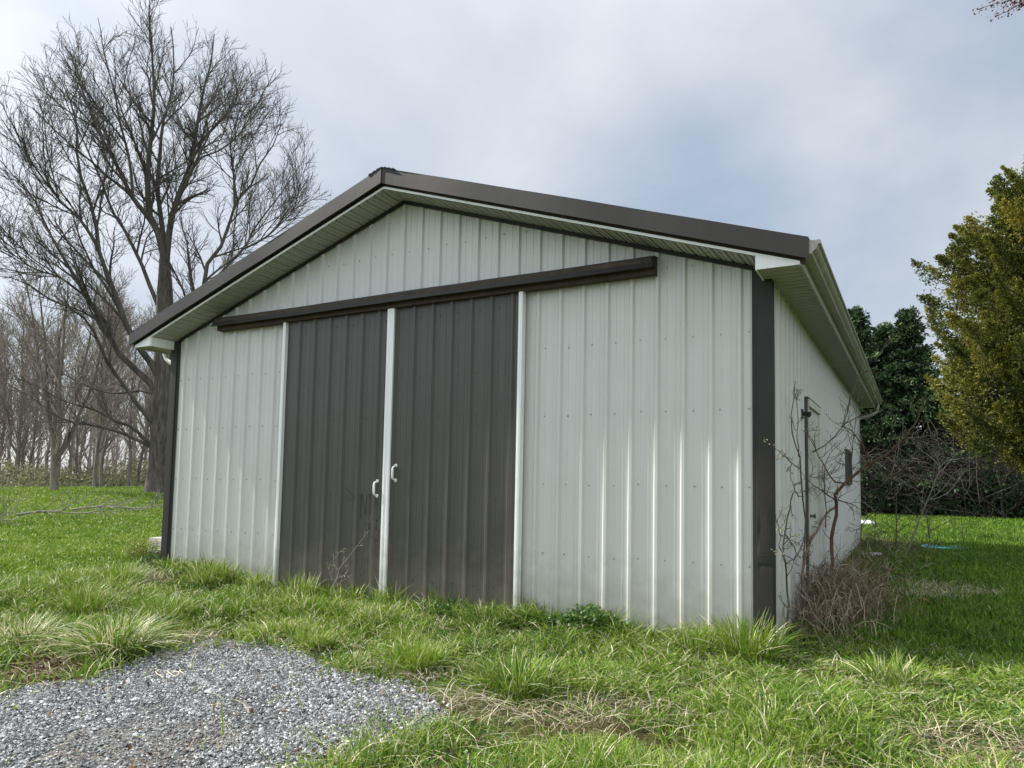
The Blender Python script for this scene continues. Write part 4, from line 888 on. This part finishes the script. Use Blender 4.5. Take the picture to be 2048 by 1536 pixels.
tag(mb.build('rough_grass', M['grass']), 'rough clumpy grass in front of the shed and drive', 'grass', kind='stuff')
# lying straw and thatch
n = 110000
x, y = scatter(n, -4.6, 7.4, -4.4, 5.0); sw = straw_w(x, y)
ok = (rg.random(n) < np.maximum(np.maximum(.95 * sw, .35 * bare_w(x, y)), .15 * (fbm(x * 2 + 90, y * 2) > .42))) & ~in_barn(x, y) & ~(in_gravel(x, y) & (rg.random(n) < .93)) & ((x > -3.9) | (sw > .3))
x, y = x[ok], y[ok]; n = len(x)
mb = MB(); blades(mb, x, y, rg.uniform(.05, .20, n), rg.uniform(.003, .006, n), rg.uniform(1.2, 2.6, n), rg.random(n) ** .8, rg, 3, Hd(x, y) + rg.uniform(0, .015, n))
tag(mb.build('dry_straw', M['straw']), 'pale dry straw matted between the green clumps', 'straw', kind='stuff')
# dead leaves and bark bits on the drive's left edge
n = 5200
x, y = np.concatenate([rg.normal(-1.05, .42, n // 2), rg.uniform(-1.6, 5.6, n // 2)]), np.concatenate([rg.normal(-2.75, .26, n // 2), rg.uniform(-4, -.4, n // 2)])
ok = ((np.arange(n) < n // 2) & ~(in_gravel(x, y) & (rg.random(n) < .75))) | ((np.arange(n) >= n // 2) & (fbm(x * 2.4 + 11, y * 2.4) > .56))
x, y = x[ok], y[ok]; n = len(x)
mb = MB(); leaves(mb, np.stack([x, y, Hd(x, y) + rg.uniform(.002, .03, n)], -1), np.full(n, .034), rg, rg.random(n), .55, -.1)
tag(mb.build('dead_leaves', M['litter']), 'brown dead leaves and bark bits along the left edge of the drive', 'leaves', kind='stuff')
# clover and other low broad leaves among the blades
n = 26000
x, y = scatter(n, -4.5, 6.2, -4.0, 1.2)
ok = (fbm(x * 1.9 + 60, y * 1.9) > .52) & ~in_barn(x, y) & ~in_gravel(x, y) & (bare_w(x, y) < .5)
x, y = x[ok], y[ok]; n = len(x)
mb = MB(); leaves(mb, np.stack([x, y, Hd(x, y) + rg.uniform(.015, .075, n)], -1), np.full(n, .024), rg, np.clip(rg.normal(.62, .2, n), 0, 1), .85, .1)
tag(mb.build('clover', M['leaf_dark']), 'low clover and broad leaves growing among the rough grass', 'clover', kind='stuff')
# dead stalks heaped by the side wall
n = 2100
x = 3.76 + np.abs(rg.normal(0, .27, n)); y = rg.normal(1.75, .65, n); k_ = n // 4
x[:k_] = 3.75 + np.abs(rg.normal(0, .55, k_)); y[:k_] = rg.uniform(3, 9.5, k_)
y = np.maximum(y, .35); hd = rg.uniform(0, 2 * PI, n); ln = rg.uniform(.10, .45, n); t = np.linspace(0, 1, 6)
ht = ln * rg.uniform(.25, 1.0, n) * np.where(np.arange(n) < k_, .7, 1)
q = np.stack([x[:, None] + np.cos(hd)[:, None] * ln[:, None] * t * .7, y[:, None] + np.sin(hd)[:, None] * ln[:, None] * t * .7, H(x, y)[:, None] + (rg.random(n) * .16)[:, None] + ht[:, None] * np.sin(t * rg.uniform(1.3, 3.0, n)[:, None])], -1) + np.cumsum(rg.normal(0, .010, (n, 6, 3)), 1)
q[..., 0] = np.maximum(q[..., 0], W2 + .03)
mb = MB(); mb.add(*tubes(q, np.broadcast_to(rg.uniform(.0012, .0036, n)[:, None], (n, 6)), 3), tint=np.repeat(rg.random(n), 18))
tag(mb.build('dead_weeds', M['stalk']), 'heap of brown dead weed stalks against the side wall by the corner', 'weeds', kind='stuff')

# individual tussocks
def tussock(seed, x, y, R_, h, nbl, label, tm=.5, dry=.15, droop=1.0):
    rg = np.random.default_rng(seed); nbl = int(nbl * .6)
    a = rg.uniform(0, 2 * PI, nbl); r = R_ * np.sqrt(rg.random(nbl)) * .55
    bx = x + r * np.cos(a); by = y + r * np.sin(a)
    hh = h * rg.uniform(.45, 1.3, nbl); out_ = np.stack([np.cos(a), np.sin(a), np.zeros(nbl)], -1)
    out_ = unit(out_ + rg.normal(0, .8, (nbl, 3)) * np.array([1, 1, 0])); ln = droop * rg.uniform(.3, 1.1, nbl) * (r / (R_ * .55) * .7 + .3)
    mb = MB(); B = np.stack([bx, by, Hd(bx, by) - .01 + .10 * h * (1 - r / (R_ * .55))], -1); wid = unit(np.cross(out_, np.array([0, 0, 1.0])) + rg.normal(0, .3, (nbl, 3)))
    w = rg.uniform(.006, .013, nbl); lv = []; S_ = 5
    for k in range(S_ + 1):
        t = k / S_; c = B + out_ * (hh * ln * t ** 1.5)[:, None] + np.array([0, 0, 1.0]) * (hh * (t - .52 * np.minimum(ln, 1.3) * t * t))[:, None]
        if k < S_: lv += [c - wid * (w * (1 - t * .8) * .5)[:, None], c + wid * (w * (1 - t * .8) * .5)[:, None]]
        else: lv.append(c)
    V = np.stack(lv, 1); m_ = V.shape[1]; i = np.arange(nbl)[:, None] * m_
    FQ = np.concatenate([i + np.array([[2 * k, 2 * k + 1, 2 * k + 3, 2 * k + 2]]) for k in range(S_ - 1)]); FT = i + np.array([[2 * S_ - 2, 2 * S_ - 1, 2 * S_]])
    tint = np.where(rg.random(nbl) < dry, rg.uniform(.78, 1, nbl), rg.normal(tm, .09, nbl))
    o0 = empty('grass_tussock', (x, y, float(H(x, y))), label, 'grass tussock', 'grass tussocks in front of the shed')
    mb.add(V.reshape(-1, 3) , [FQ, FT], 0, np.repeat(np.clip(tint, 0, 1), m_))
    mb.build('foliage', M['grass'], o0)
for a in [(1, -.80, -2.28, .42, .34, 1700, 'large shaggy tussock with drooping dry skirt at the left corner of the drive', .42, .36, 1.5),
          (2, -1.62, -2.50, .36, .26, 900, 'browned dark tussock at the left edge of the photo above the bark litter', .36, .55, 1.5),
          (3, -1.45, -1.45, .36, .26, 900, 'bright tussock behind the shaggy one left of the drive', .55, .1, .9),
          (4, -1.02, -.26, .26, .32, 700, 'upright tussock at the foot of the left sliding door', .50, .2, .8),
          (5, 1.5, -1.55, .34, .22, 1100, 'round bright green tussock at the middle edge of the drive', .56, .06, 1.1),
          (6, 2.37, -1.6, .42, .24, 1200, 'dark bottomed tussock right of the round bright one', .44, .14, 1.2),
          (7, -3.05, -.90, .40, .26, 900, 'green tussock beside the straw patch near the left corner', .54, .1, .9),
          (8, -2.4, -.26, .40, .30, 900, 'tussock with thin seed blades under the left white panel', .52, .22, .7),
          (9, .44, -1.45, .22, .16, 450, 'small bright tussock at the top edge of the drive', .58, .05, 1.0),
          (10, 3.52, -.22, .40, .34, 1200, 'tall long bladed tussock at the foot of the dented corner', .50, .12, 1.0),
          (11, 3.15, -.30, .30, .24, 700, 'tussock just left of the tall one at the right corner', .52, .2, .9),
          (12, 1.25, -.18, .34, .24, 900, 'dark curled tussock below the right sliding door', .36, .1, 1.2),
          (13, .15, -.16, .22, .20, 500, 'small dark tussock under the white bar between the doors', .36, .08, 1.1),
          (14, 4.5, -.35, .40, .20, 700, 'loose long bladed tussock right of the dented corner', .46, .2, 1.2),
          (15, -2.3, -1.65, .42, .24, 900, 'bright tussock on the slope at the left', .55, .12, .9)]:
    tussock(*a)

# leafy weeds
def weed(name, x, y, R_, h, n, mat, size, label, seed, asp=.8):
    rg = np.random.default_rng(seed); o = empty(name, (x, y, float(H(x, y))), label, 'weed'); n = int(n * 2.2); size *= .62
    a = rg.uniform(0, 2 * PI, n); r = R_ * np.sqrt(rg.random(n)); zz = h * np.sqrt(np.clip(1 - (r / R_) ** 2, 0, 1)) * rg.uniform(.35, 1.0, n)
    zz = zz * (.55 + .9 * fbm(x + 5 * r * np.cos(a), 3 + 5 * r * np.sin(a))); C_ = np.stack([x + r * np.cos(a), y + .45 * r * np.sin(a), H(x, y) + zz], -1)
    mb = MB(); leaves(mb, C_, np.full(n, size), rg, np.clip(rg.normal(.5, .2, n) + .5 * (zz / h - .5), 0, 1), asp, .25); mb.build('foliage', mat, o)
    ms = MB()
    for i in range(0, n, 25): ms.tube([(x + .3 * (C_[i, 0] - x), y + .3 * (C_[i, 1] - y), H(x, y) - .03), (C_[i] * .6 + np.array([x, y, H(x, y)]) * .4), C_[i]], [.003, .0025, .0015], 4)
    ms.build('stalk', M['stem_dark'], o)
weed('leafy_weed', 2.22, -.14, .34, .25, 700, M['leaf_dark'], .055, 'low dark green leafy weed under the right white panel', 5)
weed('leafy_weed', 1.75, -.12, .26, .14, 320, M['leaf_dark'], .05, 'smaller dark leafy weed just right of the right door bar', 6)
weed('leafy_weed', .75, -.12, .45, .16, 520, M['leaf_dark'], .05, 'flat dark leafy weed along the foot of the right door', 9)
weed('leafy_weed', -4.05, .02, .36, .34, 650, M['leaf_yellow'], .045, 'yellow green leafy weed beside the concrete block at the left corner', 7, .5)
weed('leafy_weed', -3.72, -.12, .16, .22, 220, M['leaf_dark'], .045, 'small dark weed at the foot of the left corner trim', 8, .6)
weed('leafy_weed', 3.0, -.10, .22, .13, 160, M['litter'], .04, 'brown withered weed below the right white panel', 10, .4)

# ------------------------------------------------------------------ loose things
mb = MB(); mb.box(-4.62, -4.06, .42, .62, .25, .60); mb.box(-4.60, -4.08, .40, .419, .30, .57)
tag(mb.build('concrete_block', M['concrete']), 'pale concrete block standing at the left corner of the shed', 'block')
x, y = 5.04, 9.0; z = float(H(x, y)) + .045
mb = MB(); th = np.linspace(0, 2 * PI, 33)[:-1]
rr = [.02, .16, .30, .33, .345, .33, .0]; zz = [.02, .02, .012, .035, .008, 0, 0]
V = np.array([(x + r * np.cos(t), y + r * np.sin(t), z + q + .02 * math.sin(3 * t) * r) for r, q in zip(rr, zz) for t in th]); I = np.arange(len(V)).reshape(len(rr), 32); I2 = np.roll(I, -1, 1)
mb.add(V, np.stack([I[:-1], I2[:-1], I2[1:], I[1:]], -1).reshape(-1, 4))
mb.add([(x, y, z + .02)] + [tuple(V[i]) for i in range(32)], np.array([(0, 1 + i, 1 + (i + 1) % 32) for i in range(32)]))
tag(mb.build('plastic_disc', M['blue'], smooth=True), 'faded blue plastic disc lying on the grass right of the shed', 'disc')
x, y = 3.97, 6.9; z = float(H(x, y)) + .05
mb = MB(); V = np.array([(x + r * 1.25 * np.cos(t), y + r * np.sin(t), z + q + .05 * r * np.cos(t) * 1.5) for r, q in ((.01, .03), (.09, .03), (.14, .05), (.13, .01), (.01, 0)) for t in th]); I = np.arange(len(V)).reshape(5, 32); I2 = np.roll(I, -1, 1)
mb.add(V, np.stack([I[:-1], I2[:-1], I2[1:], I[1:]], -1).reshape(-1, 4))
tag(mb.build('plastic_plate', M['white_plastic'], smooth=True), 'white plastic plate lying in the weeds beside the side wall', 'plate')
x, y = 3.35, 15.2; z = float(H(x, y)) + .02
mb = MB(); V = np.array([(x + r * 1.6 * np.cos(t), y + r * np.sin(t), z + q + .03 * math.sin(2 * t)) for r, q in ((.02, .09), (.10, .10), (.17, .06), (.19, .0)) for t in th]); I = np.arange(len(V)).reshape(4, 32); I2 = np.roll(I, -1, 1)
mb.add(V, np.stack([I[:-1], I2[:-1], I2[1:], I[1:]], -1).reshape(-1, 4))
tag(mb.build('crumpled_bag', M['white_plastic'], smooth=True), 'small white crumpled bag on the sunlit grass near the thicket', 'bag')
x, y = 4.71, 2.84; z = float(H(x, y)) + .01
mb = MB(); mb.hexa([(x - .07, y - .04, z), (x + .06, y - .05, z), (x - .06, y + .04, z), (x + .07, y + .03, z), (x - .05, y - .03, z + .05), (x + .05, y - .03, z + .04), (x - .05, y + .03, z + .06), (x + .04, y + .03, z + .05)])
tag(mb.build('brick_fragment', M['brick']), 'broken orange brick fragment in the shaded grass', 'brick')

def fallen(seed, x, y, hd, L_, label):
    global rng
    keep_ = rng; rng = np.random.default_rng(seed); o = empty('fallen_branch', (x, y, float(H(x, y))), label, 'branch', 'fallen branches on the lawn')
    t = np.linspace(0, 1, 10); qx = x + np.cos(hd) * L_ * (t - .5); qy = y + np.sin(hd) * L_ * (t - .5) + .15 * np.sin(t * 3)
    q = np.stack([qx, qy, H(qx, qy) + .07 + .14 * t + .04 * np.sin(t * 7)], -1); r = np.linspace(.024, .008, 10)
    a1, r1 = spawn(q[None], r[None], 11, 6, .95, .6, .16, .12, .1, .95, .013, .006, .6, .4)
    a1[..., 2] = np.maximum(a1[..., 2], H(a1[..., 0], a1[..., 1]) + .04)
    a2, r2 = spawn(a1, r1, 4, 4, .35, .7, .08, .2, .2, 1, .007, .005, .7, .3)
    mb = MB(); mb.tube(q, r, 6); mb.build('limb', M['stem_pale'], o, smooth=True)
    mb = MB(); mb.add(*tubes(a1, r1, 4)); mb.add(*tubes(a2, r2, 3)); mb.build('crown', M['stem_pale'], o); rng = keep_
fallen(5, -10.6, 2.4, .5, 1.7, 'pale fallen branch with rising twigs, left one of the pair on the lawn')
fallen(9, -11.3, 4.0, .65, 1.9, 'pale fallen branch nearest the shed corner, its twigs pointing up right')
fallen(12, -10.3, .9, .2, 1.2, 'dark fallen branch in the shade at the left edge of the lawn')
rg = np.random.default_rng(31)
mb = MB(); c = np.array([.05, -2.42])
for k in range(3):
    t = np.linspace(0, 2 * PI * .8, 16) + k; r = .10 + .02 * k
    q = np.stack([c[0] + .07 * k + r * np.cos(t), c[1] + .06 * k + .55 * r * np.sin(t), Hd(c[0], c[1]) + .02 + .012 * np.sin(t * 2)], -1); mb.tube(q, .0035, 5, tint=.95)
tag(mb.build('dry_vine', M['straw'], smooth=True), 'curled pale dry vine lying on the gravel drive', 'vine')

# ------------------------------------------------------------------ budding maple, its twig tips in the top right corner
mx_, my_ = 9.6, 1.0
map_ = empty('maple_tree', (mx_, my_, float(H(mx_, my_))), 'red budding maple twigs hanging in at the top right corner', 'tree')
keep_ = rng; rng = rg = np.random.default_rng(53)
mt = MB(); mt.tube(smooth_path([(mx_, my_, .0), (mx_ + .05, my_, 2.5), (mx_ - .1, my_ + .1, 5), (mx_, my_, 9)], 14), np.linspace(.20, .05, 14), 10)
mains = np.stack([smooth_path([(mx_ - .05, my_ + .05, 3.6), (8.4, 1.1, 4.9), (7.2, 1.25, 5.6), (6.2, 1.35, 5.72), (5.58, 1.36, 5.60)], 10),
                  smooth_path([(mx_ - .05, my_ + .05, 4.4), (8.6, 1.8, 6.4), (7.6, 2.3, 7.6), (7.0, 2.6, 8.2), (6.8, 2.7, 8.6)], 10),
                  smooth_path([(mx_, my_, 4.2), (10.4, .4, 6.0), (11.2, .2, 7.4), (11.6, .1, 8.2), (11.8, 0, 8.8)], 10)])
mr = np.stack([np.linspace(.06, .006, 10)] * 3); mt.add(*tubes(mains, mr, 6))
tips = np.stack([smooth_path(p_, 6) for p_ in ([(5.80, 1.36, 5.67), (5.62, 1.36, 5.62), (5.50, 1.36, 5.575), (5.42, 1.37, 5.55), (5.34, 1.37, 5.535)],
                                              [(5.72, 1.36, 5.66), (5.55, 1.37, 5.66), (5.42, 1.38, 5.65), (5.30, 1.38, 5.655), (5.22, 1.38, 5.645)],
                                              [(5.62, 1.36, 5.62), (5.56, 1.36, 5.585), (5.50, 1.36, 5.60), (5.47, 1.36, 5.61), (5.45, 1.36, 5.62)])])
tr = np.full((3, 6), .003); mt.add(*tubes(tips, tr, 4))
a1, r1 = spawn(mains[1:], mr[1:], 14, 6, 1.2, .7, .05, .15, .3, 1, .02, .004); a2, r2 = spawn(a1, r1, 6, 4, .4, .7, .05, .2, .2, 1, .006, .003)
mt.add(*tubes(a1, r1, 4)); mt.add(*tubes(a2, r2, 3))
mt.build('trunk', M['twig'], map_, smooth=True)
C_ = np.concatenate([tips[:, 2:].reshape(-1, 3), a2[:, -1]]); C_ = np.repeat(C_, 26, 0) + rng.normal(0, .026, (len(C_) * 26, 3))
mb = MB(); leaves(mb, C_, np.full(len(C_), .022), rng, rng.random(len(C_)), .6, .1); mb.build('blossom', M['maple_bud'], map_)
rng = keep_

# ------------------------------------------------------------------ camera
cam = bpy.data.cameras.new('camera'); co = bpy.data.objects.new('camera', cam); COL.objects.link(co)
yaw, pitch, roll, fpx = -0.48349128, 0.06844671, 0.01601351, 1404.69
from mathutils import Vector, Matrix
f = Vector((math.sin(yaw) * math.cos(pitch), math.cos(yaw) * math.cos(pitch), math.sin(pitch)))
r = Vector((math.cos(yaw), -math.sin(yaw), 0)); u = r.cross(f)
r2 = r * math.cos(roll) + u * math.sin(roll); u2 = -r * math.sin(roll) + u * math.cos(roll)
mw4 = Matrix((r2, u2, -f)).transposed().to_4x4(); mw4.translation = Vector((4.66199, -5.59232, 1.39292)); co.matrix_world = mw4
cam.sensor_fit = 'HORIZONTAL'; cam.sensor_width = 36; cam.lens = fpx / 2048 * 36
cam.shift_x = -73.83 / 2048; cam.shift_y = 106.64 / 2048
cam.clip_start = .05; cam.clip_end = 2000
sc.camera = co

# ------------------------------------------------------------------ light
EL, AZ = math.radians(42), math.radians(7.5)
sd_ = Vector((math.cos(EL) * math.cos(AZ), math.cos(EL) * math.sin(AZ), -math.sin(EL)))
sun = bpy.data.lights.new('sun', 'SUN'); sun.energy = SUN_E; sun.angle = math.radians(SUN_A); sun.color = (1, .955, .88)
so = bpy.data.objects.new('sun', sun); COL.objects.link(so); so.rotation_euler = sd_.to_track_quat('-Z', 'Y').to_euler()
so.location = (-20, -4, 20)
wd = bpy.data.worlds.new('World'); sc.world = wd; wd.use_nodes = True
nt = wd.node_tree; L = nt.links; bg = nt.nodes['Background']
sky = N(nt, 'ShaderNodeTexSky', sky_type='NISHITA', sun_disc=False, sun_elevation=EL, sun_rotation=math.radians(277), air_density=1.0, dust_density=1.5)
tc = N(nt, 'ShaderNodeTexCoord')
mp = N(nt, 'ShaderNodeMapping'); L.new(tc.outputs['Generated'], mp.inputs[0]); mp.inputs['Scale'].default_value = (1.0, 1.0, 1.7); mp.inputs['Rotation'].default_value = (.25, .1, .4)
n1 = N(nt, 'ShaderNodeTexNoise', Scale=1.9, Detail=9.0, Roughness=.52, Distortion=.35); L.new(mp.outputs[0], n1.inputs['Vector'])
n2 = N(nt, 'ShaderNodeTexNoise', Scale=5.5, Detail=8.0, Roughness=.55, Distortion=.2); L.new(mp.outputs[0], n2.inputs['Vector'])
def lobe(d, width, amp):
    v = N(nt, 'ShaderNodeVectorMath', operation='DOT_PRODUCT'); nv = N(nt, 'ShaderNodeVectorMath', operation='NORMALIZE'); L.new(tc.outputs['Generated'], nv.inputs[0])
    L.new(nv.outputs[0], v.inputs[0]); v.inputs[1].default_value = Vector(d).normalized()
    m_ = N(nt, 'ShaderNodeMapRange', interpolation_type='SMOOTHERSTEP'); L.new(v.outputs['Value'], m_.inputs['Value'])
    m_.inputs['From Min'].default_value = math.cos(width); m_.inputs['From Max'].default_value = 1; m_.inputs['To Min'].default_value = 0; m_.inputs['To Max'].default_value = amp
    return m_.outputs[0]
def add(a, b):
    m_ = N(nt, 'ShaderNodeMath', operation='ADD'); L.new(a, m_.inputs[0])
    if isinstance(b, float): m_.inputs[1].default_value = b
    else: L.new(b, m_.inputs[1])
    return m_.outputs[0]
def mul(a, b):
    m_ = N(nt, 'ShaderNodeMath', operation='MULTIPLY'); L.new(a, m_.inputs[0]); m_.inputs[1].default_value = b
    return m_.outputs[0]
val = add(mul(n1.outputs['Fac'], 1.1), mul(n2.outputs['Fac'], .35))
for d, w_, a_ in LOBES: val = add(val, lobe(d, w_, a_))
val = add(val, CLOUD_BIAS)
cr = ramp(nt, CLOUDS); L.new(val, cr.inputs[0])
# bright veil round the hidden sun; unseen fill added overhead, behind and right
bright = add(add(add(lobe((0, .1, 1), 1.0, FILL_TOP), lobe((1, -.25, .35), 1.0, FILL_RIGHT)), add(lobe((-.80, -.25, .55), 1.05, VEIL_SUN), lobe((-.55, -1, .6), 1.45, FILL_BACK))), 1.0)
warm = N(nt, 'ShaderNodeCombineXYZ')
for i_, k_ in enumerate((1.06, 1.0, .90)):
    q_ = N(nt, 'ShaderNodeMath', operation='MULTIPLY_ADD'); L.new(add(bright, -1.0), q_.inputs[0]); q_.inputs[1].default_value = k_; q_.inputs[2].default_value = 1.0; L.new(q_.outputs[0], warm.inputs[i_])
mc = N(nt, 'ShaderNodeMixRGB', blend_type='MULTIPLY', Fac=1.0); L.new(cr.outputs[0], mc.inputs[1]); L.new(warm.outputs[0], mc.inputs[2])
skm = N(nt, 'ShaderNodeMixRGB', blend_type='MULTIPLY', Fac=1.0); L.new(sky.outputs[0], skm.inputs[1]); skm.inputs[2].default_value = (1, 1, 1, 1)
# the clear sky shows through the thin cloud a little
mxs = N(nt, 'ShaderNodeMixRGB', Fac=.86); L.new(skm.outputs[0], mxs.inputs[1])
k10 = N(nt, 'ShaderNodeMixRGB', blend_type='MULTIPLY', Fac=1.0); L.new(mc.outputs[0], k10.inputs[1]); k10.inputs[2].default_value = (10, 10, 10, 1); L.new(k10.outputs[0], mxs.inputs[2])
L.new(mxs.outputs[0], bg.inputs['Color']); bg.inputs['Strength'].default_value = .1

sc.view_settings.view_transform = 'Standard'; sc.view_settings.look = 'None'; sc.view_settings.exposure = EXPO; sc.view_settings.gamma = 1
sc.render.engine = 'CYCLES'
cy_ = sc.cycles; cy_.max_bounces = 7; cy_.diffuse_bounces = 4; cy_.glossy_bounces = 3; cy_.transmission_bounces = 4
cy_.use_denoising = True; cy_.sample_clamp_indirect = 6
